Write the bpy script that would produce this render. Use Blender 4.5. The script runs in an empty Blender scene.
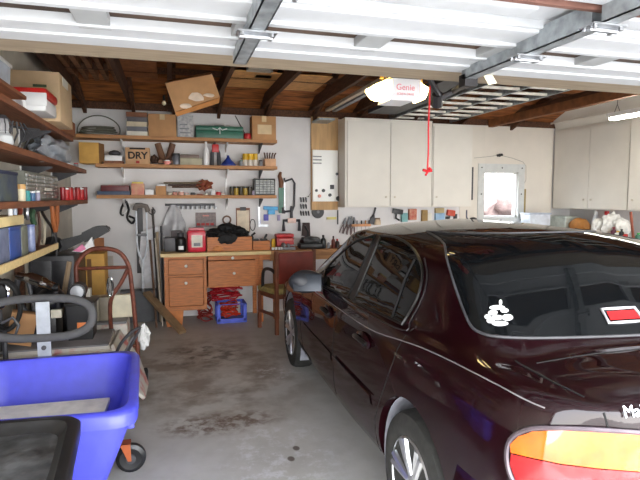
import bpy, bmesh, math, random
from mathutils import Vector, Matrix, Euler, noise
from mathutils.bvhtree import BVHTree
random.seed(7)
PI = math.pi
COL = bpy.context.scene.collection

# ---------------------------------------------------------------- camera
FPX = 522.0; CH = 1.55
TH = math.atan(42/FPX); PSI = math.atan(150/FPX*math.cos(TH))
CT, ST, CP, SP = math.cos(TH), math.sin(TH), math.cos(PSI), math.sin(PSI)
FW = Vector((SP*CT, CP*CT, -ST)); RT = Vector((CP, -SP, 0)); UP = Vector((SP*ST, CP*ST, CT))
CAMP = Vector((0, 0, CH))
cd = bpy.data.cameras.new('camera'); cam = bpy.data.objects.new('camera', cd); COL.objects.link(cam)
cam.location = CAMP; cam.rotation_euler = (PI/2-TH, 0, -PSI)
cd.sensor_fit = 'HORIZONTAL'; cd.sensor_width = 36; cd.lens = FPX/640*36; cd.clip_start = .05; cd.clip_end = 400
bpy.context.scene.camera = cam
# measuring helpers: where a photo point lies on a plane of known depth / height / side
def ray(px, py): return FW + RT*((px-320)/FPX) + UP*((240-py)/FPX)
def yp(px, py, y): d = ray(px, py); t = y/d.y; return (t*d.x, CH+t*d.z)
def gp(px, py, z=0.): d = ray(px, py); t = (z-CH)/d.z; return (t*d.x, t*d.y)
def xp(px, py, x): d = ray(px, py); t = x/d.x; return (t*d.y, CH+t*d.z)

# ---------------------------------------------------------------- materials
MATS = {}
def lin(c):
    return tuple((v/12.92 if v <= .04045 else ((v+.055)/1.055)**2.4) for v in c)
def mat(name, rgb, rough=.6, metal=0., var=.08, scale=12., bump=0., bscale=60., coat=0., spec=.5, stretch=None, c2=None, trans=0., alpha=1., emit=None, estr=0., thr=None):
    """rgb in 0..255 as it looks; procedural noise varies it"""
    if name in MATS: return MATS[name]
    m = bpy.data.materials.new(name); m.use_nodes = True
    nt = m.node_tree; N = nt.nodes; L = nt.links
    b = N['Principled BSDF']
    base = lin([v/255 for v in rgb])
    tc = N.new('ShaderNodeTexCoord'); mp = N.new('ShaderNodeMapping'); L.new(tc.outputs['Object'], mp.inputs[0])
    if stretch: mp.inputs['Scale'].default_value = stretch
    n = N.new('ShaderNodeTexNoise'); n.inputs['Scale'].default_value = scale; n.inputs['Detail'].default_value = 4
    L.new(mp.outputs[0], n.inputs['Vector'])
    cr = N.new('ShaderNodeValToRGB')
    if c2 is None:
        a = tuple(v*(1-var*2) for v in base); c = tuple(min(1, v*(1+var*2)) for v in base)
    else:
        a = base; c = lin([v/255 for v in c2])
    t0, t1 = thr if thr else (.3, .7)
    cr.color_ramp.elements[0].position = t0; cr.color_ramp.elements[1].position = t1
    cr.color_ramp.elements[0].color = a+(1,); cr.color_ramp.elements[1].color = c+(1,)
    L.new(n.outputs['Fac'], cr.inputs[0]); L.new(cr.outputs[0], b.inputs['Base Color'])
    b.inputs['Roughness'].default_value = rough; b.inputs['Metallic'].default_value = metal
    b.inputs['Coat Weight'].default_value = coat; b.inputs['Coat Roughness'].default_value = .03
    b.inputs['Specular IOR Level'].default_value = spec
    b.inputs['Transmission Weight'].default_value = trans; b.inputs['Alpha'].default_value = alpha
    if emit:
        b.inputs['Emission Color'].default_value = lin([v/255 for v in emit])+(1,); b.inputs['Emission Strength'].default_value = estr
    if bump:
        n2 = N.new('ShaderNodeTexNoise'); n2.inputs['Scale'].default_value = bscale; n2.inputs['Detail'].default_value = 3
        L.new(mp.outputs[0], n2.inputs['Vector'])
        bp = N.new('ShaderNodeBump'); bp.inputs['Strength'].default_value = bump; bp.inputs['Distance'].default_value = .01
        L.new(n2.outputs['Fac'], bp.inputs['Height']); L.new(bp.outputs[0], b.inputs['Normal'])
    MATS[name] = m
    return m

# ---------------------------------------------------------------- mesh builder
ORG = {}
class MB:
    def __init__(s): s.bm = bmesh.new(); s.mi = 0
    def _fin(s, fs):
        for f in fs: f.material_index = s.mi
    def mat(s, i): s.mi = i; return s
    def box(s, x0, x1, y0, y1, z0, z1, bev=0.):
        return s.obox(((x0+x1)/2, (y0+y1)/2, (z0+z1)/2), (abs(x1-x0), abs(y1-y0), abs(z1-z0)), (0, 0, 0), bev)
    def obox(s, c, size, rot=(0, 0, 0), bev=0.):
        t = bmesh.new(); bmesh.ops.create_cube(t, size=1)
        for v in t.verts: v.co = Vector((v.co.x*size[0], v.co.y*size[1], v.co.z*size[2]))
        if bev: bmesh.ops.bevel(t, geom=t.edges[:], offset=min(bev, min(size)*.45), segments=2, affect='EDGES', profile=.6)
        M = Matrix.Translation(c) @ Euler(rot).to_matrix().to_4x4()
        bmesh.ops.transform(t, matrix=M, verts=t.verts); return s._merge(t)
    def _merge(s, t):
        mp = {}
        for v in t.verts: mp[v] = s.bm.verts.new(v.co)
        for f in t.faces:
            try: nf = s.bm.faces.new([mp[v] for v in f.verts]); nf.material_index = s.mi
            except ValueError: pass
        t.free(); return s
    def frame(s, d):
        d = d.normalized(); a = Vector((0, 0, 1)) if abs(d.z) < .9 else Vector((1, 0, 0))
        u = d.cross(a).normalized(); return u, d.cross(u).normalized()
    def cyl(s, p0, p1, r, r2=None, n=14):
        p0 = Vector(p0); p1 = Vector(p1); r2 = r if r2 is None else r2
        u, w = s.frame(p1-p0); A = []; B = []
        for i in range(n):
            a = 2*PI*i/n; o = u*math.cos(a)+w*math.sin(a)
            A.append(s.bm.verts.new(p0+o*r)); B.append(s.bm.verts.new(p1+o*r2))
        fs = [s.bm.faces.new((A[i], A[(i+1) % n], B[(i+1) % n], B[i])) for i in range(n)]
        fs += [s.bm.faces.new(A[::-1]), s.bm.faces.new(B)]; s._fin(fs); return s
    def tube(s, pts, r, closed=False, n=8, flat=None):
        pts = [Vector(p) for p in pts]; k = len(pts); rings = []
        rr = r if isinstance(r, (list, tuple)) else [r]*k
        pu = None
        for i, p in enumerate(pts):
            if closed: d = pts[(i+1) % k]-pts[i-1]
            else: d = pts[min(i+1, k-1)]-pts[max(i-1, 0)]
            if d.length < 1e-9: d = Vector((0, 0, 1))
            d.normalize()
            if pu is None: u, w = s.frame(d)
            else:
                u = (pu-d*pu.dot(d))
                u = u.normalized() if u.length > 1e-6 else s.frame(d)[0]
                w = d.cross(u)
            pu = u
            rings.append([s.bm.verts.new(p+(u*math.cos(2*PI*j/n)+w*math.sin(2*PI*j/n)*(flat or 1))*rr[i]) for j in range(n)])
        fs = []
        for i in range(k if closed else k-1):
            a, b = rings[i], rings[(i+1) % k]
            for j in range(n): fs.append(s.bm.faces.new((a[j], a[(j+1) % n], b[(j+1) % n], b[j])))
        if not closed: fs += [s.bm.faces.new(rings[0][::-1]), s.bm.faces.new(rings[-1])]
        s._fin(fs); return s
    def lathe(s, c, prof, n=20, axis='z'):
        rings = []
        for r, z in prof:
            ring = []
            for j in range(n):
                a = 2*PI*j/n; x, y = r*math.cos(a), r*math.sin(a)
                q = {'z': (x, y, z), 'y': (x, z, y), 'x': (z, x, y)}[axis]
                ring.append(s.bm.verts.new(Vector(c)+Vector(q)))
            rings.append(ring)
        fs = []
        for a, b in zip(rings, rings[1:]):
            for j in range(n): fs.append(s.bm.faces.new((a[j], a[(j+1) % n], b[(j+1) % n], b[j])))
        if prof[0][0] > 1e-6 or 1: fs.append(s.bm.faces.new(rings[0][::-1])); fs.append(s.bm.faces.new(rings[-1]))
        s._fin(fs); return s
    def prism(s, pts, vec):
        A = [s.bm.verts.new(Vector(p)) for p in pts]; B = [s.bm.verts.new(Vector(p)+Vector(vec)) for p in pts]; n = len(A)
        fs = [s.bm.faces.new(A), s.bm.faces.new(B[::-1])]+[s.bm.faces.new((A[i], B[i], B[(i+1) % n], A[(i+1) % n])) for i in range(n)]
        s._fin(fs); return s
    def blob(s, c, size, amp=.1, fr=3., sub=3, seed=0, flatb=False):
        t = bmesh.new(); bmesh.ops.create_icosphere(t, subdivisions=sub, radius=1)
        for v in t.verts:
            k = 1+amp*noise.noise(v.co*fr+Vector((seed*7.3, seed, -seed)))*2
            v.co *= k
            if flatb and v.co.z < -.75: v.co.z = -.75
            v.co = Vector((v.co.x*size[0]/2, v.co.y*size[1]/2, v.co.z*size[2]/2))+Vector(c)
        return s._merge(t)
    def out(s, name, m, parent=None, smooth=None, recalc=True):
        if recalc: bmesh.ops.recalc_face_normals(s.bm, faces=s.bm.faces)
        o0 = ORG.get(parent.name, Vector()) if parent else Vector()
        if parent is None:
            xs = [v.co for v in s.bm.verts]
            lo = Vector((min(v.x for v in xs), min(v.y for v in xs), min(v.z for v in xs))); hi = Vector((max(v.x for v in xs), max(v.y for v in xs), max(v.z for v in xs)))
            o0 = Vector(((lo.x+hi.x)/2, (lo.y+hi.y)/2, lo.z))
        for v in s.bm.verts: v.co -= o0
        me = bpy.data.meshes.new(name); s.bm.to_mesh(me); s.bm.free()
        for x in (m if isinstance(m, (list, tuple)) else [m]): me.materials.append(x)
        ob = bpy.data.objects.new(name, me); COL.objects.link(ob)
        if parent: ob.parent = parent
        else: ob.location = o0
        ORG[ob.name] = o0
        if smooth is not False:
            a = math.radians(35 if smooth is None or smooth is True else smooth)
            for p in me.polygons: p.use_smooth = True
            me.update()
            b2 = bmesh.new(); b2.from_mesh(me)
            for e in b2.edges:
                if len(e.link_faces) == 2 and e.calc_face_angle(0) > a: e.smooth = False
            b2.to_mesh(me); b2.free()
        return ob
def T(name, label, cat, loc=(0, 0, 0), group=None):
    o = bpy.data.objects.new(name, None); COL.objects.link(o); o.location = loc; o.empty_display_size = .1
    ORG[o.name] = Vector(loc); o['label'] = label; o['category'] = cat
    if group: o['group'] = group
    return o
def tag(o, label, cat, group=None, kind=None):
    o['label'] = label; o['category'] = cat
    if group: o['group'] = group
    if kind: o['kind'] = kind
    return o
def struct(o, label=None, cat=None):
    o['kind'] = 'structure'
    if label: o['label'] = label
    if cat: o['category'] = cat
    return o
def dup(root, loc, label=None, rz=None, kids=True):
    def cp(o, par):
        c = o.copy(); COL.objects.link(c); ORG[c.name] = ORG.get(o.name, Vector())
        if par: c.parent = par
        if kids:
            for ch in list(o.children): cp(ch, c)
        return c
    r = cp(root, None); r.location = loc
    if label: r['label'] = label
    if rz is not None: r.rotation_euler = (0, 0, rz)
    return r
def text_mesh(s, size, name, m, parent, M, ext=.001, bold=0.):
    cu = bpy.data.curves.new(name, 'FONT'); cu.body = s; cu.size = size; cu.extrude = ext; cu.offset = bold; cu.align_x = 'CENTER'; cu.align_y = 'CENTER'
    t = bpy.data.objects.new(name+'_t', cu); COL.objects.link(t)
    me = bpy.data.meshes.new_from_object(t.evaluated_get(bpy.context.evaluated_depsgraph_get()))
    bpy.data.objects.remove(t); bpy.data.curves.remove(cu)
    o0 = ORG.get(parent.name, Vector()) if parent else Vector()
    me.transform(Matrix.Translation(-o0) @ M); me.materials.clear(); me.materials.append(m)
    ob = bpy.data.objects.new(name, me); COL.objects.link(ob)
    if parent: ob.parent = parent
    return ob
def arc(cx, cy, r, a0, a1, n=10):
    return [(cx+r*math.cos(math.radians(a0+(a1-a0)*i/n)), cy+r*math.sin(math.radians(a0+(a1-a0)*i/n))) for i in range(n+1)]
def smooth_path(P, k=5):
    P = [Vector(p) for p in P]; out = []
    for i in range(len(P)-1):
        p0 = P[max(i-1, 0)]; p1 = P[i]; p2 = P[i+1]; p3 = P[min(i+2, len(P)-1)]
        for j in range(k):
            t = j/k
            out.append(.5*((2*p1)+(p2-p0)*t+(2*p0-5*p1+4*p2-p3)*t*t+(3*p1-p0-3*p2+p3)*t**3))
    out.append(P[-1]); return out

WHITEW = mat('painted wallboard', (217, 215, 215), .7, var=.03, scale=3, bump=.08, bscale=90)
LEFTW = mat('aged plaster wall', (190, 184, 172), .8, var=.06, scale=4, bump=.1)
CABW = mat('cream cabinet paint', (220, 215, 206), .55, var=.02, scale=3)
WOODD = mat('dark rafter wood', (82, 50, 30), .8, var=.25, scale=6, stretch=(8, 1, 8))
WOODO = mat('orange roof sheathing', (150, 90, 44), .75, var=.35, scale=4, stretch=(1, 6, 6))
SHELFW = mat('shelf wood', (172, 122, 76), .6, var=.12, scale=5, stretch=(1, 9, 9))
SHELFL = mat('dark shelf wood', (128, 78, 50), .6, var=.16, scale=5, stretch=(9, 1, 9))
OAK = mat('oak drawer wood', (190, 114, 55), .5, var=.12, scale=6, stretch=(1.5, 4, 12))
TOPW = mat('pale worktop', (222, 196, 140), .5, var=.06, scale=6, stretch=(1, 8, 8))
CARD = mat('brown cardboard', (186, 140, 96), .8, var=.06, scale=8)
CARDT = mat('tan cardboard', (206, 178, 142), .8, var=.04, scale=8)
CARDY = mat('yellow cardboard', (206, 160, 84), .8, var=.08, scale=6)
TAPE = mat('packing tape', (214, 190, 150), .3, var=.04)
WHITE = mat('white plastic', (232, 232, 232), .4, var=.02)
BLACK = mat('black plastic', (26, 26, 28), .4, var=.15)
BLACKR = mat('black rubber', (30, 30, 31), .75, var=.2, bump=.1)
DGREY = mat('dark grey plastic', (62, 62, 66), .5, var=.15)
GREY = mat('grey plastic', (128, 130, 134), .5, var=.1)
RED = mat('red plastic', (190, 30, 34), .4, var=.1)
BLUE = mat('blue plastic', (44, 66, 150), .4, var=.08)
GREEN = mat('green plastic', (44, 104, 84), .4, var=.1)
YELL = mat('yellow plastic', (222, 178, 40), .4, var=.08)
TEAL = mat('teal plastic', (60, 150, 150), .4, var=.1)
STEEL = mat('brushed steel', (170, 172, 176), .35, metal=.9, var=.08, scale=20)
GALV = mat('galvanized steel', (156, 162, 166), .45, metal=.6, var=.14, scale=25, bump=.05)
CHROME = mat('chrome', (220, 222, 226), .12, metal=1, var=.02)
PAPER = mat('paper', (226, 222, 210), .8, var=.03)
REDW = mat('red brown leather', (116, 40, 28), .45, var=.15, scale=6)
RUST = mat('rust red steel', (104, 54, 38), .5, metal=.2, var=.2, scale=25, bump=.08)
PINK = mat('pink plastic', (226, 140, 130), .5, var=.08)
OLIVE = mat('olive cloth', (150, 138, 86), .85, var=.15, scale=20)
CLEARP = mat('cloudy clear plastic', (200, 200, 204), .25, var=.06, alpha=.45)

# ---------------------------------------------------------------- setting
XL, XR, YB, YF, ZW = -1.16, 6.2, 7.0, -0.55, 2.64
def concrete():
    m = bpy.data.materials.new('stained concrete'); m.use_nodes = True; nt = m.node_tree; N = nt.nodes; L = nt.links
    b = N['Principled BSDF']; tc = N.new('ShaderNodeTexCoord')
    def nz(sc, det=6, r=.6):
        n = N.new('ShaderNodeTexNoise'); n.inputs['Scale'].default_value = sc; n.inputs['Detail'].default_value = det; n.inputs['Roughness'].default_value = r
        L.new(tc.outputs['Object'], n.inputs['Vector']); return n.outputs['Fac']
    def ramp(i, a, c, ca=(0, 0, 0, 1), cc=(1, 1, 1, 1)):
        r = N.new('ShaderNodeValToRGB'); r.color_ramp.elements[0].position = a; r.color_ramp.elements[1].position = c
        r.color_ramp.elements[0].color = ca; r.color_ramp.elements[1].color = cc; L.new(i, r.inputs[0]); return r.outputs[0]
    def mask(x, y, rx, ry):     # soft ellipse on the slab
        mp = N.new('ShaderNodeMapping'); mp.vector_type = 'POINT'
        mp.inputs['Location'].default_value = (-x/rx, -y/ry, 0); mp.inputs['Scale'].default_value = (1/rx, 1/ry, 0)
        L.new(tc.outputs['Object'], mp.inputs[0]); g = N.new('ShaderNodeTexGradient'); g.gradient_type = 'SPHERICAL'; L.new(mp.outputs[0], g.inputs[0]); return g.outputs['Fac']
    def mul(a, c):
        q = N.new('ShaderNodeMath'); q.operation = 'MULTIPLY'; q.use_clamp = True; L.new(a, q.inputs[0])
        if isinstance(c, float): q.inputs[1].default_value = c
        else: L.new(c, q.inputs[1])
        return q.outputs[0]
    def mix(f, a, c):
        q = N.new('ShaderNodeMix'); q.data_type = 'RGBA'; L.new(f, q.inputs[0]); L.new(a, q.inputs[6]); q.inputs[7].default_value = lin([v/255 for v in c])+(1,); return q.outputs[2]
    c = ramp(nz(1.3), .3, .7, lin((.74, .735, .72))+(1,), lin((.82, .815, .80))+(1,))
    c = mix(mul(ramp(nz(9), .45, .75), .2), c, (150, 146, 138))
    c = mix(mul(mul(ramp(mask(.35, 4.7, 1.15, 1.5), .0, .5), ramp(nz(3.2), .42, .60)), .6), c, (112, 92, 72))
    c = mix(mul(mul(ramp(mask(.30, 3.55, .5, .22), .0, .5), ramp(nz(11), .44, .58)), .8), c, (98, 66, 42))
    c = mix(mul(mul(ramp(mask(.28, 5.2, .5, .5), .0, .5), ramp(nz(7), .48, .6)), .7), c, (74, 66, 58))
    for x, y, rx, ry in ((.62, 3.0, .45, .6), (.35, 2.45, .65, .4), (.9, 4.5, .3, .3)):
        c = mix(mul(mul(ramp(mask(x, y, rx, ry), .0, .5), ramp(nz(8, 10, .75), .50, .60)), .75), c, (222, 222, 226))
    for x, y in ((.66, 2.93), (.72, 3.05)):
        c = mix(mul(ramp(mask(x, y, .035, .05), .3, .5), .8), c, (70, 46, 30))
    L.new(c, b.inputs['Base Color'])
    b.inputs['Roughness'].default_value = .55
    bp = N.new('ShaderNodeBump'); bp.inputs['Strength'].default_value = .15; bp.inputs['Distance'].default_value = .01; L.new(nz(40), bp.inputs['Height']); L.new(bp.outputs[0], b.inputs['Normal'])
    return m
fl = MB().box(XL-.15, XR+.15, YF-.15, YB+.15, -.12, 0).out('floor', concrete(), smooth=False)
me = fl.data; me.transform(Matrix.Translation(fl.location)); fl.location = (0, 0, 0)
struct(fl)
struct(MB().box(XL-.12, XL, YF-.12, YB+.12, 0, ZW+1.6).out('wall_left', LEFTW, smooth=False))
struct(MB().box(XR, XR+.12, YF-.12, YB+.12, 0, ZW+1.6).out('wall_right', WHITEW, smooth=False))
# back wall with a window hole
WX0, WX1, WZ0, WZ1 = 4.60, 5.20, 1.25, 1.945
b = MB()
b.box(XL, WX0, YB, YB+.12, 0, ZW); b.box(WX1, XR, YB, YB+.12, 0, ZW); b.box(WX0, WX1, YB, YB+.12, 0, WZ0); b.box(WX0, WX1, YB, YB+.12, WZ1, ZW)
struct(b.out('wall_back', WHITEW, smooth=False))
# front wall around the big opening
b = MB(); OX0, OX1, OZ = -1.0, 5.6, 2.12
b.box(XL, OX0, YF-.12, YF, 0, ZW+1.6); b.box(OX1, XR, YF-.12, YF, 0, ZW+1.6); b.box(OX0, OX1, YF-.12, YF, OZ, ZW+1.6)
struct(b.out('wall_front', WHITEW, smooth=False))
# roof: boards sloping up from the back wall, level above the front half
zr = lambda y: ZW+.10+.36*max(0, YB-y) if y > 3.3 else ZW+.10+.36*(YB-3.3)
b = MB(); b.prism([(XL-.2, YB+.3, zr(YB)-.1), (XL-.2, 3.3, zr(3.3)), (XL-.2, YF-.3, zr(3.3)), (XL-.2, YF-.3, zr(3.3)+.1), (XL-.2, 3.3, zr(3.3)+.1), (XL-.2, YB+.3, zr(YB))], (XR-XL+.4, 0, 0))
struct(b.out('ceiling', WOODO, smooth=False))
tn = [0]
def trim(mb, m, sm=False):
    tn[0] += 1; return struct(mb.out('trim_%d' % tn[0], m, smooth=sm))
trim(MB().box(XL, XR, YB-.02, YB+.1, ZW, ZW+.09), WOODD)          # wall plate
for x in (-1.02, -.46, .02, .58, 1.20, 1.86, 2.5, 3.3, 4.1, 5.0):   # ceiling joists
    trim(MB().box(x-.022, x+.022, 2.75, YB, ZW+.09, ZW+.23), WOODD)
    trim(MB().prism([(x+.03, YB, zr(YB)-.06), (x+.03, 3.5, zr(3.5)-.02), (x+.03, 3.5, zr(3.5)-.14), (x+.03, YB, zr(YB)-.16)], (.04, 0, 0)), WOODD)
trim(MB().box(XL, XR, 5.35, 5.42, ZW+.23, ZW+.36), WOODD)
trim(MB().box(XL, XR, 2.70, 2.75, ZW+.05, ZW+.3), WOODD)
trim(MB().box(XL, XR, 6.42, 6.47, ZW+.232, ZW+.30), mat('lighter cross beam', (150, 88, 44), .75, var=.2, scale=5, stretch=(1, 8, 8)))
trim(MB().box(XL, XR, 5.9, 5.95, ZW+.232, ZW+.29), WOODD)
CREAMB = mat('cream wall board', (220, 213, 202), .6, var=.02, scale=3)
for q in ((4.19, WX0, 1.17, ZW), (WX1, 5.83, 1.17, ZW), (WX0, WX1, WZ1, ZW)): trim(MB().box(q[0], q[1], YB-.008, YB, q[2], q[3]), CREAMB)
# window in the back wall
wf = MB()
for x0, x1, z0, z1 in ((4.49, WX0+.0, 1.17, 2.07), (WX1, 5.31, 1.17, 2.07), (WX0, WX1, WZ1, 2.07), (WX0, WX1, 1.17, WZ0)):
    wf.box(x0, x1, YB-.025, YB, z0, z1, .004)
win = struct(wf.out('window_1', mat('window casing paint', (206, 208, 206), .5, var=.03), smooth=False), 'small square window with white screwed frame in the back wall', 'window')
s = MB()
for i in range(3):
    for j in range(3):
        if i == 1 and j == 1: continue
        x = 4.545+i*.355; z = 1.21+j*.40; s.cyl((x, YB-.031, z), (x, YB-.02, z), .011, n=8)
s.out('screw', DGREY, win)
s = MB(); s.box(WX0, WX0+.02, YB+.02, YB+.07, WZ0, WZ1); s.box(WX1-.02, WX1, YB+.02, YB+.07, WZ0, WZ1); s.box(WX0, WX1, YB+.02, YB+.07, WZ1-.02, WZ1); s.box(WX0, WX1, YB+.02, YB+.07, WZ0, WZ0+.03)
s.out('sash', WHITE, win, smooth=False)
GL = mat('window glass', (240, 245, 245), .02, var=.0, trans=1.); GL.node_tree.nodes['Principled BSDF'].inputs['IOR'].default_value = 1.1
MB().box(WX0+.02, WX1-.02, YB+.04, YB+.045, WZ0+.03, WZ1-.02).out('pane', GL, win, smooth=False)
MB().box(4.62, 5.15, YB-.06, YB-.0, 1.155, 1.172).out('sill', WHITE, win, smooth=False)
# outside: drive, ground, hedge and hill seen through the window
DRIVE = mat('pale concrete drive', (176, 172, 164), .85, var=.05, scale=2)
struct(MB().box(-4, 9, -14, YF-.15, -.12, -.01).out('driveway', DRIVE, smooth=False))
g = MB().box(-60, 60, YB+.2, 90, -.3, -.2).out('ground', mat('dry grass ground', (80, 68, 62), .9, var=.2, scale=1), smooth=False); struct(g)
b = MB()
for i in range(26):
    x = 8+i*2.3; h = random.uniform(3.1, 3.8); b.blob((x, 44+random.uniform(-2, 2), h/2-.4), (5.5, 4, h), .18, 2.5, 2, i)
struct(b.out('hillside', mat('hazy brush', (150, 130, 128), .9, var=.25, scale=1.2)))

# ---------------------------------------------------------------- overhead sectional door (open, level under the joists)
DZ = 2.10
DW = mat('white door paint', (192, 194, 198), .45, var=.02); DMU = mat('shaded white mullion', (160, 162, 164), .5, var=.03)  # mullions: door white with the shade of their facing put into the colour
DTAN = mat('bare tan door rail', (150, 134, 114), .6, var=.08, scale=6, stretch=(1, 8, 8))
DBRN = mat('brown door edge', (120, 84, 74), .6, var=.1)
DPAN = mat('smoky window pane', (74, 58, 48), .55, spec=.1, var=.35, scale=1.5, stretch=(1, 5, 1))
door = T('door_1', 'open white sectional garage door hanging level overhead', 'garage door', (2.2, .8, DZ)); door['kind'] = 'structure'
DX0, DX1 = -1.05, 5.65
ST = [-.95, .25, 1.22, 2.30, 3.4, 4.5]     # stile lines
def section(y0, y1, windows):
    b = MB()
    b.mat(0).box(DX0, DX1, y0, y1, DZ+.035, DZ+.05)                          # skin
    if windows:
        yw0, yw1 = y1-.56, y1-.41
        # rails
        b.box(DX0, DX1, yw1, yw1+.02, DZ-.012, DZ+.03, .003); b.box(DX0, DX1, yw0-.03, yw0, DZ-.012, DZ+.03, .003); b.box(DX0, DX1, yw1, y1-.27, DZ-.004, DZ+.04, .004); b.box(DX0, DX1, y1-.29, y1-.19, DZ-.012, DZ+.04, .004)
        b.box(DX0, DX1, yw0-.15, yw0, DZ, DZ+.04, .006); b.box(DX0, DX1, yw0-.17, yw0-.13, DZ+.01, DZ+.04, .003)
        k = 0
        xs = [-1.05, -.22, .26, .70, 1.20, 1.66, 2.30, 2.8, 3.4, 3.95, 4.5, 5.05, 5.65]
        for i, x in enumerate(xs[:-1]):
            if i: MB().box(x-.05, x+.05, yw0-.01, yw1+.05, DZ-.006, DZ+.034, .004).out('window_mullion', DMU, door, smooth=False)
        sec = b.out('door_section', DW, door, smooth=False)
        MB().box(DX0, DX1, y1-.19, y1, DZ-.004, DZ+.03).out('top_rail', DTAN, door, smooth=False)
        for i in range(len(xs)-1):
            MB().box(xs[i]+.05, xs[i+1]-.05, yw0, yw1, DZ+.024, DZ+.03).out('window_pane', DPAN, door, smooth=False)
        b2 = MB()
        for i in range(len(xs)-1):
            if i % 2 == 0 and i < len(xs)-2:
                x0, x1 = xs[i]+.06, xs[i+2]-.06
                b2.box(x0, x1, y0+.05, yw0-.20, DZ+.022, DZ+.04, .01); b2.box(x0+.06, x1-.06, y0+.08, yw0-.23, DZ+.012, DZ+.035, .01)
        b2.out('raised_panel', DW, door, smooth=False)
    else:
        b.box(DX0, DX1, y1-.09, y1-.012, DZ, DZ+.04, .006); b.box(DX0, DX1, y0+.012, y0+.09, DZ, DZ+.04, .006)
        b.out('door_section', DW, door, smooth=False)
        b2 = MB()
        for i in range(5):
            x0, x1 = ST[i]+.12, ST[i+1]-.12
            b2.box(x0, x1, y0+.12, y1-.12, DZ+.022, DZ+.04, .01); b2.box(x0+.08, x1-.08, y0+.18, y1-.18, DZ+.01, DZ+.035, .01)
        b2.out('raised_panel', DW, door, smooth=False)
    MB().box(DX0, DX1, y0-.008, y0+.010, DZ-.006, DZ+.05).out('section_edge', DBRN, door, smooth=False)
section(1.29, 2.235, True); section(.62, 1.275, False); section(-.05, .605, False); section(-.72, -.065, False)
for x, w in ((.262, .05), (1.225, .05), (2.30, .05), (3.4, .05), (4.5, .05)):
    st = MB()
    for y0, y1 in ((1.30, 2.01), (.65, 1.26), (-.04, .6)):
        st.box(x-w/2, x+w/2, y0, y1, DZ-.05, DZ-.046); st.box(x-w/2, x-w/2+.004, y0, y1, DZ-.05, DZ+.02); st.box(x+w/2-.004, x+w/2, y0, y1, DZ-.05, DZ+.02)
    so = st.out('strut', GALV, door, smooth=False)
    h = MB()
    for y in (1.62, 1.28, .62):
        h.box(x-.06, x+.06, y-.03, y+.03, DZ-.056, DZ-.051); h.cyl((x-.05, y, DZ-.062), (x+.05, y, DZ-.062), .008, n=8)
        for dx in (-.045, .045):
            for dy in (-.02, .02): h.cyl((x+dx, y+dy, DZ-.066), (x+dx, y+dy, DZ-.05), .007, n=6)
    h.out('hinge', STEEL, so)
# opener arm bracket on the middle stile
h = MB(); h.box(1.20, 1.26, 1.98, 2.03, DZ-.08, DZ-.03)
a1 = yp(442, 98, 2.45); a2 = yp(424, 80, 2.45); a3 = yp(405, 84, 2.6)
h.tube([(1.23, 2.01, DZ-.06), (a1[0]+.04, 2.40, a1[1]+.03), (a1[0], 2.45, a1[1])], .016); h.tube([(a2[0], 2.42, a2[1]+.02), (a1[0], 2.46, a1[1])], .014); h.tube([(a1[0]-.02, 2.46, a1[1]+.02), (a1[0], 2.5, a1[1]-.03)], .03)
h.out('arm_bracket', mat('dark arm steel', (46, 44, 46), .4, metal=.5), door)
tp = [yp(*p, 2.06) for p in ((479, 66), (487, 65), (497, 83), (489, 85))]
MB().prism([(p[0], 2.06, p[1]) for p in tp], (0, .006, 0)).out('pull_tab', mat('cream tab', (226, 216, 186), .5), door, smooth=False)
# ---------------------------------------------------------------- the car
PAINT = mat('maroon car paint', (24, 1, 6), .5, metal=.0, var=.04, scale=3, coat=.75, spec=.08)
GLASSD = mat('dark tinted car glass', (14, 16, 18), .03, var=.03, spec=.22)
TRIMB = mat('black car trim', (18, 18, 19), .35, var=.1)
TYRE = mat('tyre rubber', (44, 44, 42), .8, var=.15, scale=30, bump=.1)
ALLOY = mat('alloy wheel metal', (196, 198, 202), .28, metal=.85, var=.05)
SEAM = mat('panel gap', (6, 5, 6), .8)
LINER = mat('dusty pale wheel well', (150, 152, 162), .8, var=.15)
CX, CA, PHI = 1.815, 1.93, math.radians(1.6)
cph, sph = math.cos(PHI), math.sin(PHI)
def cw(u, a, z): return Vector((CX+u*cph+a*sph, CA-u*sph+a*cph, z))
def cl(p): dx, dy = p.x-CX, p.y-CA; return (dx*cph-dy*sph, dx*sph+dy*cph, p.z)
car = T('car', 'dark maroon four-door sedan parked with its rear towards the garage opening', 'car', cw(0, 1.35, 0))
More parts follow.
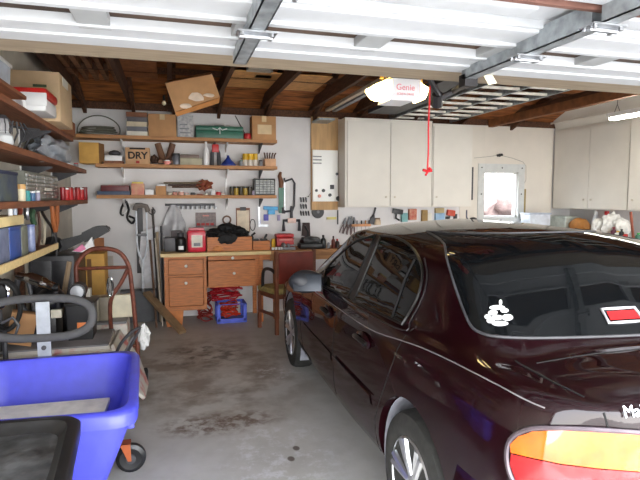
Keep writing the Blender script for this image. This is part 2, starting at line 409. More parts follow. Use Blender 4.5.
#  a     zb   w    zsh  wb   zbelt wr   zr    zc
STA = [(-.86, .34, .40, .50, .34, .545, .2, .55, .555), (-.845, .31, .58, .54, .50, .60, .3, .61, .615), (-.80, .29, .66, .60, .58, .68, .3, .69, .70),
       (-.775, .29, .64, .78, .56, .90, .30, .915, .92), (-.755, .28, .70, .84, .63, .935, .32, .95, .955), (-.71, .27, .77, .88, .70, .945, .38, .965, .97),
       (-.62, .25, .825, .895, .745, .955, .42, .98, .985), (-.48, .24, .85, .90, .765, .965, .45, .99, 1.0), (-.40, .24, .855, .90, .77, .968, .55, 1.00, 1.01),
       (-.25, .23, .86, .895, .775, .970, .60, 1.085, 1.12), (-.08, .23, .862, .892, .775, .968, .615, 1.195, 1.245), (.07, .23, .865, .89, .775, .965, .62, 1.275, 1.335),
       (.20, .22, .867, .888, .775, .962, .62, 1.295, 1.375), (.45, .22, .87, .885, .775, .96, .62, 1.31, 1.40), (.9, .2, .872, .875, .775, .955, .62, 1.315, 1.415), (1.3, .2, .872, .865, .773, .945, .615, 1.305, 1.405),
       (1.52, .2, .87, .86, .77, .94, .615, 1.305, 1.37), (1.75, .2, .87, .85, .77, .93, .63, 1.20, 1.265), (2.0, .2, .865, .845, .765, .925, .655, 1.08, 1.13), (2.2, .2, .862, .84, .76, .915, .67, .985, 1.02),
       (2.35, .2, .86, .82, .755, .875, .6, .915, .935), (2.7, .21, .852, .78, .74, .825, .5, .865, .88), (3.1, .22, .83, .74, .71, .77, .45, .80, .815), (3.4, .23, .78, .68, .66, .72, .4, .75, .76),
       (3.56, .26, .70, .62, .60, .67, .35, .69, .70), (3.64, .32, .56, .52, .48, .56, .25, .57, .575)]
def lerp(a, b, t): return a+(b-a)*t
def half(st):
    a, zb, w, zsh, wb, zt, wr, zr_, zc = st
    zm = zb+(zsh-zb)*.42; zn = zb+(zsh-zb)*.68
    return [Vector((u, a, z)) for u, z in ((0, zb), (.5*w, zb), (.82*w, zb), (.93*w, zb+.03), (.975*w, zb+.10), (w, zm), (w*.998, zn), (w*.985, zsh-.07), (w*.965, zsh-.01), (lerp(w*.965, wb, .55), lerp(zsh, zt, .68)),
        (wb, zt), (lerp(wb, wr, .33), lerp(zt, zr_, .36)), (lerp(wb, wr, .67), lerp(zt, zr_, .72)), (wr, zr_), (wr*.86, lerp(zr_, zc, .36)), (wr*.55, lerp(zr_, zc, .74)), (0, zc))]
H = [half(s) for s in STA]
def cat1(P, k):
    out = []
    for i in range(len(P)-1):
        p0 = P[max(i-1, 0)]; p1 = P[i]; p2 = P[i+1]; p3 = P[min(i+2, len(P)-1)]
        for j in range(k):
            t = j/k; d1 = (p2-p0)*.5; d2 = (p3-p1)*.5
            L0 = (p1-p0).length; L1 = (p2-p1).length; L2 = (p3-p2).length      # keep tangents sane for uneven spacing
            m1 = ((p1-p0)/max(L0, 1e-5)+(p2-p1)/max(L1, 1e-5))*.5*L1 if L0 > 1e-6 else (p2-p1)
            m2 = ((p2-p1)/max(L1, 1e-5)+(p3-p2)/max(L2, 1e-5))*.5*L1 if L2 > 1e-6 else (p2-p1)
            h00 = 2*t**3-3*t*t+1; h10 = t**3-2*t*t+t; h01 = -2*t**3+3*t*t; h11 = t**3-t*t
            out.append(p1*h00+m1*h10+p2*h01+m2*h11)
    out.append(P[-1]); return out
rows = [cat1(h, 3) for h in H]                 # refine around
cols = [cat1([r[j] for r in rows], 4) for j in range(len(rows[0]))]
NA, NR = len(cols[0]), len(cols)
bm = bmesh.new(); V = []
for i in range(NA):
    ring = [cols[j][i] for j in range(NR)]
    full = [Vector((-p.x, p.y, p.z)) for p in ring] + [p.copy() for p in ring[-2:0:-1]]
    V.append([bm.verts.new(p) for p in full])
n = len(V[0])
for i in range(NA-1):
    for j in range(n): bm.faces.new((V[i][j], V[i][(j+1) % n], V[i+1][(j+1) % n], V[i+1][j]))
bm.faces.new(V[0]); bm.faces.new(V[-1][::-1])
bmesh.ops.recalc_face_normals(bm, faces=bm.faces)
bm.normal_update()
BV = BVHTree.FromBMesh(bm)
WR = .318
WCEN = ((0., WR), (2.66, WR))
me = bpy.data.meshes.new('body'); bm.to_mesh(me); bm.free()
body = bpy.data.objects.new('body', me); COL.objects.link(body)
for a, z in WCEN:                              # wheel openings
    for sd in (-1, 1):
        c = MB(); c.cyl((sd*.60, a, z+.01), (sd*1.1, a, z+.01), .365, n=48)
        c.box(sd*.60, sd*1.1, a-.365, a+.365, -.2, z+.01)
        for q in c.bm.verts: pass
        bmesh.ops.recalc_face_normals(c.bm, faces=c.bm.faces)
        cm = bpy.data.meshes.new('c'); c.bm.to_mesh(cm); co = bpy.data.objects.new('c', cm); COL.objects.link(co)
        md = body.modifiers.new('b', 'BOOLEAN'); md.operation = 'DIFFERENCE'; md.object = co; md.solver = 'EXACT'; md.use_self = True
        bpy.context.view_layer.update()
        nm = bpy.data.meshes.new_from_object(body.evaluated_get(bpy.context.evaluated_depsgraph_get()))
        body.modifiers.clear(); body.data = nm; bpy.data.objects.remove(co)
me = body.data; me.name = 'body'; me.materials.clear(); me.materials.append(PAINT)
CARM = Matrix.Translation(cw(0, 1.35, 0)).inverted() @ Matrix.Translation((CX, CA, 0)) @ Matrix.Rotation(-PHI, 4, 'Z')
me.transform(CARM); body.parent = car
b2 = bmesh.new(); b2.from_mesh(me)
for f in b2.faces: f.smooth = True
for e in b2.edges:
    if len(e.link_faces) == 2 and e.calc_face_angle(0) > math.radians(40): e.smooth = False
b2.to_mesh(me); b2.free()
def cout(mb, name, m, parent=None, smooth=None, off=True):
    """mesh given in car coordinates -> child of the car"""
    bmesh.ops.transform(mb.bm, matrix=Matrix.Translation((CX, CA, 0)) @ Matrix.Rotation(-PHI, 4, 'Z'), verts=mb.bm.verts)
    return mb.out(name, m, parent or car, smooth)
def shoot(o, d):
    h = BV.ray_cast(Vector(o), Vector(d)); return (h[0], h[1])
def proj(p2, d):
    """d: 's' side (a,z), 't' top (u,a), 'r' rear (u,z)"""
    x, y = p2
    if d == 's': return shoot((-2, x, y), (1, 0, 0))
    if d == 't': return shoot((x, y, 3), (0, 0, -1))
    if d == 'r': return shoot((x, -3, y), (0, 1, 0))
def decal(poly, d, off=.003, grid=.04, thick=None):
    """polygon laid over the body skin"""
    t = bmesh.new(); f = t.faces.new([t.verts.new((x, y, 0)) for x, y in poly])
    xs = [p[0] for p in poly]; ys = [p[1] for p in poly]
    k = math.floor(min(xs)/grid)
    while k*grid < max(xs): bmesh.ops.bisect_plane(t, geom=t.verts[:]+t.edges[:]+t.faces[:], plane_co=(k*grid, 0, 0), plane_no=(1, 0, 0)); k += 1
    k = math.floor(min(ys)/grid)
    while k*grid < max(ys): bmesh.ops.bisect_plane(t, geom=t.verts[:]+t.edges[:]+t.faces[:], plane_co=(0, k*grid, 0), plane_no=(0, 1, 0)); k += 1
    for v in list(t.verts):
        h, nn = proj((v.co.x, v.co.y), d)
        if h is None: h, nn = proj((v.co.x*.98, v.co.y*.98), d)
        if h is None: continue
        v.co = h+nn*off
    m = MB(); m.bm.free(); m.bm = t; return m
def mirror(mb):
    m = MB(); m.bm.free(); m.bm = mb.bm.copy()
    for v in m.bm.verts: v.co.x *= -1
    return m
def both(mb, name, ma, parent=None, smooth=None):
    r = mirror(mb); a = cout(mb, name, ma, parent, smooth); cout(r, name, ma, parent, smooth); return a
def pathtube(P, d, r, off=0., closed=False, step=.04):
    Q = []
    for i in range(len(P) if closed else len(P)-1):
        p, q = Vector(P[i]), Vector(P[(i+1) % len(P)]); k = max(1, int((q-p).length/step))
        for j in range(k): Q.append(p.lerp(q, j/k))
    if not closed: Q.append(Vector(P[-1]))
    pts = []
    for q in Q:
        h, nn = proj((q.x, q.y), d)
        if h is not None: pts.append(h+nn*off)
    return MB().tube(pts, r, closed=closed, n=6)
def curve2(P, k=6): return [(p.x, p.y) for p in smooth_path([(x, y, 0) for x, y in P], k)]
def pixhit(px, py):
    """where a photo point lies on the car skin (car coordinates)"""
    o = Vector(cl(CAMP)); p2 = Vector(cl(CAMP+ray(px, py))); h = BV.ray_cast(o, (p2-o).normalized()); return h[0]
def hitn(px, py):
    o = Vector(cl(CAMP)); p2 = Vector(cl(CAMP+ray(px, py))); h = BV.ray_cast(o, (p2-o).normalized()); return h[0], h[1]
def skin(poly, off=.003, grid=5):
    """lay an outline measured in the photo on the car skin (vertices take the skin's own depth)"""
    t = bmesh.new(); t.faces.new([t.verts.new((x, y, 0)) for x, y in poly])
    for ax, no in ((0, (1, 0, 0)), (1, (0, 1, 0))):
        k = math.floor(min(p[ax] for p in poly)/grid)
        while k*grid < max(p[ax] for p in poly):
            co = [0, 0, 0]; co[ax] = k*grid
            bmesh.ops.bisect_plane(t, geom=t.verts[:]+t.edges[:]+t.faces[:], plane_co=co, plane_no=no); k += 1
    bad = []
    for v in t.verts:
        h, nn = hitn(v.co.x, v.co.y)
        if h is None: bad.append(v)
        else: v.co = h+nn*off
    if bad: bmesh.ops.delete(t, geom=bad, context='VERTS')
    m = MB(); m.bm.free(); m.bm = t; return m
def skinline(poly, r, off=.003, closed=False, step=4):
    Q = []
    for i in range(len(poly) if closed else len(poly)-1):
        p, q = Vector(poly[i]), Vector(poly[(i+1) % len(poly)]); k = max(1, int((q-p).length/step))
        for j in range(k): Q.append(p.lerp(q, j/k))
    if not closed: Q.append(Vector(poly[-1]))
    pts = []
    for q in Q:
        h, nn = hitn(q.x, q.y)
        if h is not None and (not pts or (h+nn*off-pts[-1]).length > .002): pts.append(h+nn*off)
    return MB().tube(pts, r, closed=closed, n=6)
def cr_(P): return [(270+x/1.73, 215+y/1.73) for x, y in P]
fwp = cr_([(92, 122), (97, 95)]+curve2([(97, 95), (118, 72), (148, 47), (184, 35)], 4)[1:]+[(136, 143)])
rwp = cr_([(146, 150), (193, 37)]+curve2([(193, 37), (218, 40), (244, 54), (260, 78), (265, 106), (256, 145), (230, 190)], 4)[1:])
for P in (fwp, rwp): both(skin(P, .004), 'side_window', GLASSD)
for P in (fwp, rwp): both(skinline(P, .008, .004, True), 'window_trim', TRIMB)
both(skinline(cr_([(252, 78), (236, 110), (213, 178)]), .007, .006), 'window_divider', SEAM)
both(skin(cr_([(137, 143), (145, 149), (193, 37), (185, 34)]), .0035), 'pillar_trim', TRIMB)
both(skinline(cr_(curve2([(92, 126), (145, 158), (230, 200), (245, 182), (266, 140), (273, 105), (268, 75)], 5)), .0035, .004), 'belt_moulding', mat('dull bright strip', (58, 55, 58), .35, metal=.5))
lefte = cr_(curve2([(302, 52), (310, 88), (330, 150), (348, 192), (366, 205), (390, 211), (450, 214), (560, 212), (640, 209)], 4))
lh = [hitn(*p)[0] for p in lefte]; lh = [(h.x, h.z) for h in lh if h is not None]
lh = [p for p in lh if p[0] < -.04]
leftside = lh+[(0, lh[-1][1])]
top = [(0, 1.378), (-.3, 1.372), (-.48, 1.362)]
loop = leftside+[(-u, z) for u, z in lh[::-1]]+[(-u, z) for u, z in top[::-1]]+top[1:]
cout(decal(loop, 'r', .004, .035), 'rear_window', GLASSD)
cout(pathtube(loop, 'r', .006, .004, True), 'rear_window_trim', DGREY)
# windscreen
def projf(p2): return shoot((p2[0], 6, p2[1]), (0, -1, 0))
_p = proj
def proj(p2, d): return projf(p2) if d == 'f' else _p(p2, d)
ws = [(-.68, .985), (.68, .985), (.60, 1.30), (.4, 1.345), (-.4, 1.345), (-.60, 1.30)]
cout(decal(ws, 'f', .004), 'windscreen', GLASSD)
# pinstripe on the shoulder, from photo points laid on the skin
pin = [pixhit(*p) for p in ((545, 408), (500, 386), (455, 363), (420, 347), (400, 340))]
pin = [p for p in pin if p]
pl = [(p.y, p.z) for p in pin]+[(.6, .865), (1.4, .855), (2.4, .84)]
both(pathtube(curve2(pl, 4), 's', .0024, .001), 'pinstripe', mat('silver pinstripe', (150, 146, 150), .3, metal=.3))
# panel gaps
for P in ([(1.15, .97), (1.15, .30), (1.12, .23)], [(2.12, .94), (2.18, .6), (2.12, .23)], [(.16, .965), (.20, .80), (.30, .62), (.40, .45), (.42, .23)], [(.42, .225), (1.12, .225), (2.12, .225)]):
    both(pathtube(P, 's', .0035, -.001), 'panel_gap', SEAM)
cout(pathtube(curve2([(-.68, .985+0)], 1) if 0 else [(-.60, -.46), (.60, -.46)], 't', .003, 0), 'panel_gap', SEAM)
gl = pathtube([(-.655, -.42), (-.64, -.60), (-.615, -.70)], 't', .004, 0); both(gl, 'panel_gap', SEAM)
gl = pathtube([(-.60, .93), (-.585, .86)], 'r', .004, 0); both(gl, 'panel_gap', SEAM)
# lower door moulding and sill
both(decal([(.44, .50), (1.11, .50), (1.11, .555), (.46, .555)], 's', .006), 'side_moulding', PAINT)
both(decal([(1.19, .50), (2.08, .50), (2.08, .555), (1.19, .555)], 's', .006), 'side_moulding', PAINT)
both(pathtube([(.44, .558), (1.11, .558)], 's', .005, .01), 'moulding_edge', PAINT)
# door handles
for a in (.60, 1.32):
    hp, hn = proj((a, .80), 's')
    m = MB().blob(hp+Vector((-.006, 0, 0)), (.03, .22, .085), 0, 1, 3); ho = both(m, 'door_handle', PAINT)
    m = MB(); m.tube([hp+Vector((-.02, -.09, .0)), hp+Vector((-.036, -.04, .012)), hp+Vector((-.036, .05, .012)), hp+Vector((-.02, .09, 0))], .013); both(m, 'handle_bar', TRIMB, None)
# mirrors
m = MB().blob((-.93, 1.66, .95), (.26, .13, .17), .04, 1, 3); both(m, 'mirror', mat('dark grey mirror shell', (40, 42, 50), .45))
m = MB().tube([(-.84, 1.68, .93), (-.76, 1.72, .95)], .03); both(m, 'mirror_arm', TRIMB)
m = MB().obox((-.935, 1.60, .95), (.20, .01, .125), (-.25, 0, -.3), .004); both(m, 'mirror_glass', mat('mirror glass', (36, 42, 52), .35, metal=.3))
# tail lamps wrap round the corner: amber upper band, red lower band, bright surround
AMB = mat('amber lamp lens', (228, 92, 0), .08, var=.12, scale=18, coat=1.)
REDL = mat('red lamp lens', (150, 0, 12), .08, var=.12, scale=18, coat=1.)
amb = [(513, 452), (512, 444), (520, 436), (534, 431), (560, 429.5), (600, 431), (650, 434), (690, 437), (690, 476), (640, 470), (600, 467), (560, 462), (530, 456)]
redl = [(513, 453), (530, 457), (560, 463), (600, 468), (640, 471), (690, 477), (690, 520), (560, 512), (530, 496), (517, 478), (512, 464)]
both(skin(amb, .012, 6), 'tail_lamp', AMB); both(skin(redl, .012, 6), 'tail_lamp', REDL)
both(skinline(curve2([(690, 435), (640, 432), (600, 429), (560, 427.5), (532, 428.5), (516, 435), (509, 446), (509, 463), (515, 481), (530, 500)], 4), .008, .008), 'lamp_surround', mat('lamp surround', (96, 86, 92), .3, metal=.4))
# third brake lamp behind the rear glass and the white flower sticker
m = decal([(-.16, 1.068), (-.02, 1.068), (-.02, 1.095), (-.15, 1.095)], 'r', .008, .03); cout(m, 'brake_lamp', RED)
m = pathtube([(-.175, 1.06), (-.01, 1.06), (-.01, 1.103), (-.165, 1.103)], 'r', .006, .008, True); cout(m, 'brake_lamp_frame', mat('pale lamp frame', (190, 190, 196), .4))
stk = MB(); stick = mat('white sticker', (236, 238, 240), .6)
sb = bmesh.new()
for px, py, rx, ry, sl in ((497, 309, 7.5, 2.4, 0), (493, 314, 4.5, 2.6, .1), (504, 312, 4, 2.4, 0), (488, 318, 3, 2.6, 0), (497, 319, 5.5, 2.6, 0), (507, 319, 5.5, 3.4, 0), (500, 325, 8, 2.6, 0), (491, 322, 4, 2.6, 0), (500, 304, 1.6, 3, 0)):
    vs = []
    for i in range(14):
        h = pixhit(px+rx*math.cos(2*PI*i/14), py+ry*math.sin(2*PI*i/14))
        hh, nn = proj((h.x, h.z), 'r'); vs.append(sb.verts.new(hh+nn*.009))
    sb.faces.new(vs)
m = MB(); m.bm.free(); m.bm = sb; cout(m, 'flower_sticker', stick)
# badge on the boot lid
hp, nn = hitn(639, 411); hb, _n = hitn(633, 411)
xd = (hp-hb); xd = Vector((abs(xd.x), xd.y if xd.x > 0 else -xd.y, 0)).normalized(); zd = xd.cross(Vector((0, 0, 1))).normalized(); zd = (zd+Vector((0, 0, nn.z))).normalized(); yd = zd.cross(xd)
Rm = Matrix((xd, yd, zd)).transposed().to_4x4()
R = Matrix.Translation((CX, CA, 0)) @ Matrix.Rotation(-PHI, 4, 'Z') @ Matrix.Translation(hp+nn*.010) @ Rm
text_mesh('Malibu', .048, 'badge', CHROME, car, R, .002)
# bumper
def band(z0, z1, off, a0=.2, nu=40, nz=5):
    t = bmesh.new(); G = []
    for i in range(nu+1):
        th = math.radians(-175+350*0-0) if 0 else lerp(math.radians(-2), math.radians(182), i/nu)
        d = Vector((math.cos(th), math.sin(th), 0)); row = []
        for j in range(nz+1):
            z = lerp(z0, z1, j/nz); o = Vector((0, -.42, z))-d*2.0; h, nn = shoot(o, d)
            row.append(t.verts.new(h+nn*(off*math.sin(PI*min(1, .1+j/nz*.9)))))
        G.append(row)
    for i in range(nu):
        for j in range(nz): t.faces.new((G[i][j], G[i+1][j], G[i+1][j+1], G[i][j+1]))
    m = MB(); m.bm.free(); m.bm = t; return m
cout(band(.30, .62, .03), 'rear_bumper', PAINT)
MBp = MB().obox((0, -.86, .48), (.34, .01, .16), (0, 0, 0), .004); cout(MBp, 'number_plate', WHITE)
# wheel wells
for a, z in WCEN:
    t = MB()
    for sd in (-1, 1):
        m = MB(); prof = [(a+.362*math.cos(th), z+.01+.362*math.sin(th)) for th in [math.radians(x) for x in range(-30, 211, 10)]]
        for sdx in ((sd*.60, sd*.83),):
            A = [m.bm.verts.new((sdx[0], p[0], p[1])) for p in prof]; B = [m.bm.verts.new((sdx[1], p[0], p[1])) for p in prof]
            for i in range(len(prof)-1): m.bm.faces.new((A[i], B[i], B[i+1], A[i+1]))
            m.bm.faces.new(A)
        cout(m, 'wheel_well', LINER)
# wheels
def wheel(a, sd):
    xo = sd*.862; s = sd
    m = MB(); c = (xo, a, WR)
    P = [(.195, -.19), (.25, -.195), (.298, -.185), (.314, -.16), (.318, -.10), (.314, -.04), (.300, -.012), (.26, .0), (.215, -.006), (.197, -.02)]
    P = [(r, x*s) for r, x in P]
    m.lathe(c, P, 40, 'x')
    w = cout(m, 'wheel', TYRE)
    m = MB(); m.lathe(c, [(r, x*s) for r, x in [(.198, -.004), (.206, -.010), (.198, -.03), (.18, -.07), (.17, -.12), (.19, -.17)]], 40, 'x')
    m.bm.faces.ensure_lookup_table()
    for f in [f for f in m.bm.faces if len(f.verts) > 10]: m.bm.faces.remove(f)
    m.lathe((xo-s*.016, a, WR), [(.0, .004*s), (.045, .002*s), (.055, -.012*s), (.055, -.03*s), (0, -.03*s)], 20, 'x')
    for k in range(7):
        th = 2*PI*k/7+.2
        for dd in (-.11, .11):
            p0 = Vector((xo-s*.028, a+.045*math.cos(th), WR+.045*math.sin(th))); p1 = Vector((xo-s*.016, a+.196*math.cos(th+dd), WR+.196*math.sin(th+dd)))
            m.tube([p0, p0.lerp(p1, .5)+Vector((s*.004, 0, 0)), p1], [.019, .017, .019], n=8)
    cout(m, 'rim', ALLOY, w)
    m = MB(); m.cyl((xo-s*.12, a, WR), (xo-s*.10, a, WR), .14, n=24); cout(m, 'brake_disc', DGREY, w)
for a, z in WCEN:
    for sd in (-1, 1): wheel(a, sd)
# front end: lamps and number
m = decal([(-.68, .60), (-.40, .58), (-.40, .66), (-.66, .70)], 'f', .006); both(m, 'headlamp', mat('headlamp lens', (210, 214, 220), .08, coat=1.))
m = decal([(-.30, .58), (.30, .58), (.30, .64), (-.30, .64)], 'f', .006); cout(m, 'grille', BLACK)
# ---------------------------------------------------------------- shelves on the back wall
ZA, ZB, ZC = 2.297, 1.959, 1.587
def span(x0, x1, yt, Y, ym=None):
    """photo columns x0..x1 and top row yt on the depth plane Y -> X0, X1, Ztop"""
    m = ym or yt
    return yp(x0, m, Y)[0], yp(x1, m, Y)[0], yp((x0+x1)/2, yt, Y)[1]
def shelf(name, x0, x1, z, Y0, Y1, label, m=SHELFW):
    return tag(MB().box(x0, x1, Y0, Y1, z-.042, z, .003).out(name, m, smooth=False), label, 'shelf')
shelf('wall_shelf', -1.14, 1.345, ZA, 6.70, 6.998, 'long wooden wall shelf, highest on the back wall, holding the green tool chest')
shelf('wall_shelf', -.84, 1.345, ZB, 6.70, 6.998, 'long wooden wall shelf, middle one of the back wall, holding the DRY carton')
shelf('wall_shelf', -.84, 1.335, ZC, 6.70, 6.998, 'long wooden wall shelf, lowest on the back wall, above the hanging tools')
for px, z0, z1, lab in ((124, 1.60, ZA-.05, 'white slotted shelf upright left of the DRY carton'), (226, 1.40, 2.52, 'white slotted shelf upright behind the blue funnel'), (259, 1.35, 2.30, 'white slotted shelf upright behind the yellow topped jars')):
    x = yp(px, 180, 6.99)[0]
    t = T('shelf_upright', lab, 'shelf bracket', (x, 6.98, z0))
    MB().box(x-.012, x+.012, 6.982, 6.999, z0, z1).out('upright', WHITE, t, smooth=False)
    for z in (ZA, ZB, ZC):
        if z < z1+.1:
            MB().prism([(x-.006, 6.985, z-.045), (x-.006, 6.72, z-.045), (x-.006, 6.72, z-.06), (x-.006, 6.985, z-.16)], (.012, 0, 0)).out('bracket', WHITE if px < 250 else DGREY, t, smooth=False)

def carton(x0, x1, yt, zb, Y, dep, m, label, rz=0, name='cardboard_box', tape=True, cat='box', flaps=False):
    X0, X1, Z = span(x0, x1, yt, Y)
    t = T(name, label, cat, ((X0+X1)/2, Y+dep/2, zb))
    MB().box(X0, X1, Y, Y+dep, zb, Z, .004).out('carton', m, t)
    if tape:
        xm = (X0+X1)/2; w = min(.03, (X1-X0)*.12)
        b = MB(); b.box(xm-w, xm+w, Y-.0015, Y+dep*.98, Z-.0005, Z+.0015); b.box(xm-w, xm+w, Y-.0018, Y+.001, Z-(Z-zb)*.25, Z+.0015)
        b.out('tape', TAPE, t, smooth=False)
    if rz: t.rotation_euler = (0, 0, rz)
    return t, X0, X1, Z
def jar(px, w, yt, zb, Y, m, lid, label, name='jar', cat='jar', group=None, neck=.8, lidh=.2, lm=None):
    X0, X1, Z = span(px-w/2, px+w/2, yt, Y); r = (X1-X0)/2; x = (X0+X1)/2; y = Y+r; h = Z-zb; hb = h*(1-lidh)
    t = T(name, label, cat, (x, y, zb), group)
    MB().lathe((x, y, zb), [(r*.9, 0), (r, h*.04), (r, hb*.82), (r*neck, hb), (0.001, hb)], 16).out('body', m, t)
    MB().lathe((x, y, zb), [(r*neck*1.04, hb), (r*neck*1.06, h*.985), (r*neck*.95, h), (.001, h)], 16).out('lid', lid, t)
    return t
def bottle(px, w, yt, zb, Y, m, lid, label, group=None, cat='bottle'):
    X0, X1, Z = span(px-w/2, px+w/2, yt, Y); r = (X1-X0)/2; x = (X0+X1)/2; y = Y+r; h = Z-zb
    t = T('bottle', label, cat, (x, y, zb), group)
    MB().lathe((x, y, zb), [(r*.9, 0), (r, h*.03), (r, h*.55), (r*.85, h*.66), (r*.38, h*.78), (r*.34, h*.84), (.001, h*.84)], 16).out('body', m, t)
    MB().lathe((x, y, zb), [(r*.42, h*.82), (r*.42, h*.99), (.001, h)], 12).out('cap', lid, t)
    return t
YS = 6.74
# top shelf
b = MB(); x, z = yp(98, 130, 6.8)
b.tube([(x+.24*math.cos(a), 6.88+.03*math.sin(3*a), ZA+.10+.17*math.sin(a)-.03) for a in [math.radians(q) for q in range(-18, 199, 9)]], .007)
b.tube([(x+.22*math.cos(q*.35)*(1-.004*q), 6.85+.1*math.sin(q*.35), ZA+.014+.0016*q) for q in range(60)], .011, n=6)
b.out('cable_coil', mat('grey green cable', (104, 104, 92), .6), None); tag(bpy.context.scene.objects[-1] if 0 else COL.objects['cable_coil'], 'grey cable coiled on the left end of the top back shelf, one loop standing up', 'cable')
for i, (yt, yb, m, lb) in enumerate(((132, 136, GREY, 'lowest'), (127.5, 132, PAPER, 'second'), (123, 127.5, DGREY, 'third'))):
    pass
X0, X1, Zt = span(126, 147, 112, YS)
h = (Zt-ZA)/5
for i, (m, lab) in enumerate(((PAPER, 'flat pale box, bottom of the stack of five beside the cable coil'), (mat('slate box', (110, 110, 116), .7), 'flat slate grey box, second from the bottom in the stack beside the cable coil'), (mat('light tan box', (200, 186, 160), .7), 'flat light tan box, middle of the stack beside the cable coil'), (mat('dusky box', (96, 92, 96), .7), 'flat dusky grey box, second from the top of the stack beside the cable coil'), (mat('brown lid box', (132, 84, 58), .7), 'flat red brown box on top of the stack beside the cable coil'))):
    t = T('flat_box', lab, 'box', ((X0+X1)/2, YS+.1, ZA+i*h))
    MB().box(X0+.004*(i % 2), X1-.005*(i % 3), YS+.004*(i % 2), YS+.2, ZA+i*h, ZA+i*h+h*.72, .003).out('tray', m, t)
    MB().box(X0+.001, X1-.001, YS-.002, YS+.203, ZA+i*h+h*.70, ZA+(i+1)*h-.001, .003).out('lid', m, t)
carton(148, 176, 114, ZA, YS, .2, CARD, 'plain brown cardboard box between the flat box stack and the pale patterned box')
t, X0, X1, Z = carton(177, 193, 115, ZA, YS+.01, .2, mat('pale patterned carton', (206, 204, 200), .7, c2=(150, 150, 156), scale=30), 'pale patterned carton standing left of the green tool chest', tape=False)
b = MB()
for i in range(3): b.box(X0+.03, X1-.03-.02*i, YS+.006, YS+.0095, ZA+.05+.05*i, ZA+.065+.05*i)
b.out('printed_mark', GREY, t, smooth=False)
X0, X1, Z = span(196, 243, 126, YS)
t = T('tool_chest', 'long dark green metal tool chest with white lettering on the top shelf', 'toolbox', ((X0+X1)/2, YS+.1, ZA))
MB().box(X0, X1, YS, YS+.2, ZA, ZA+(Z-ZA)*.62, .006).out('box_body', GREEN, t)
MB().box(X0-.004, X1+.004, YS-.004, YS+.204, ZA+(Z-ZA)*.64, Z, .015).out('lid', GREEN, t)
b = MB(); xm = (X0+X1)/2
b.tube([(xm-.09, YS-.006, Z-.03), (xm-.03, YS-.006, Z-.05), (xm, YS-.006, Z-.02), (xm+.03, YS-.006, Z-.05), (xm+.09, YS-.006, Z-.03)], .007, n=6); b.tube([(xm, YS-.006, Z-.02), (xm, YS-.006, Z-.10)], .006)
b.out('white_emblem', WHITE, t)
MB().tube([(xm-.06, YS+.1, Z), (xm-.06, YS+.1, Z+.02), (xm+.06, YS+.1, Z+.02), (xm+.06, YS+.1, Z)], .006).out('handle', STEEL, t)
x, z = yp(248, 134, YS)
b = MB().lathe((x, YS+.05, ZA), [(.03, 0), (.045, .01), (.05, .04), (.045, .075), (.02, .085), (.001, .085)], 16); tag(b.out('tape_measure', RED), 'round red tape measure right of the green tool chest', 'tape measure')
tag(MB().tube([(x-.13, 6.996, ZA+.33), (x, 6.99, ZA+.09)], .006).out('thin_rod', DGREY), 'thin dark rod leaning on the wall behind the red tape measure', 'rod')
t, X0, X1, Z = carton(252, 276, 116, ZA, YS-.01, .2, CARD, 'brown cardboard box with a pale label on the right end of the top shelf')
MB().box(X0+.07, X1-.06, YS-.014, YS-.0105, ZA+.07, ZA+.19).out('label', TAPE, t, smooth=False)
# middle shelf
X0, X1, Z = span(77, 103, 138, 6.62)
t = T('leaning_carton', 'large yellowish cardboard box in the corner below the cable coil', 'box', ((X0+X1)/2, 6.72, ZB))
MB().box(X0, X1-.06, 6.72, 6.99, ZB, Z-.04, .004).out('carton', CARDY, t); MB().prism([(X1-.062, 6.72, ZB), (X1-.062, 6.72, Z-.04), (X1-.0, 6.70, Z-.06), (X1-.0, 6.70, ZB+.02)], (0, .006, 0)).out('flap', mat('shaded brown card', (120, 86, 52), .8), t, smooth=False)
X0, X1, Z = span(103, 123, 158, YS)
t = T('storage_box', 'white lidded box with a dark cap on it left of the DRY carton', 'box', ((X0+X1)/2, YS+.1, ZB))
MB().box(X0, X1, YS, YS+.2, ZB, ZB+.035, .004).out('brown_base', SHELFL, t); MB().box(X0+.01, X1-.01, YS+.005, YS+.19, ZB+.035, ZB+.10, .006).out('white_tray', WHITE, t)
tag(MB().blob(((X0+X1)/2+.01, YS+.1, ZB+.13), (.14, .14, .075), .05, 2, 3, flatb=True).out('cap', DGREY), 'dark soft cap lying on the white lidded box', 'cap')
t, X0, X1, Z = carton(125, 149.5, 147.5, ZB, YS-.01, .2, mat('printed carton', (190, 150, 112), .8), 'cardboard carton with dark letters DRY on its front', tape=False)
INK = mat('dark print', (40, 34, 36), .8)
text_mesh('DRY', .115, 'dry_lettering', INK, t, Matrix.Translation(((X0+X1)/2, YS-.0125, ZB+.10)) @ Matrix.Rotation(PI/2, 4, 'X'), .001, .0035)
b = MB(); b.box(X0+.05, X1-.05, YS-.013, YS-.011, ZB+.175, ZB+.195); b.out('top_print', INK, t, smooth=False)
MB().box((X0+X1)/2-.02, (X0+X1)/2+.02, YS-.013, YS-.011, ZB+.01, ZB+.04).out('red_print', mat('red print', (160, 50, 50), .8), t, smooth=False)
x, _ = yp(154, 160, YS)
tag(MB().blob((x, YS+.1, ZB+.065), (.09, .14, .12), .2, 3, 3, 3, True).out('work_glove', mat('dark brown suede', (70, 48, 38), .9, bump=.3)), 'crumpled dark brown glove right of the DRY carton', 'glove')
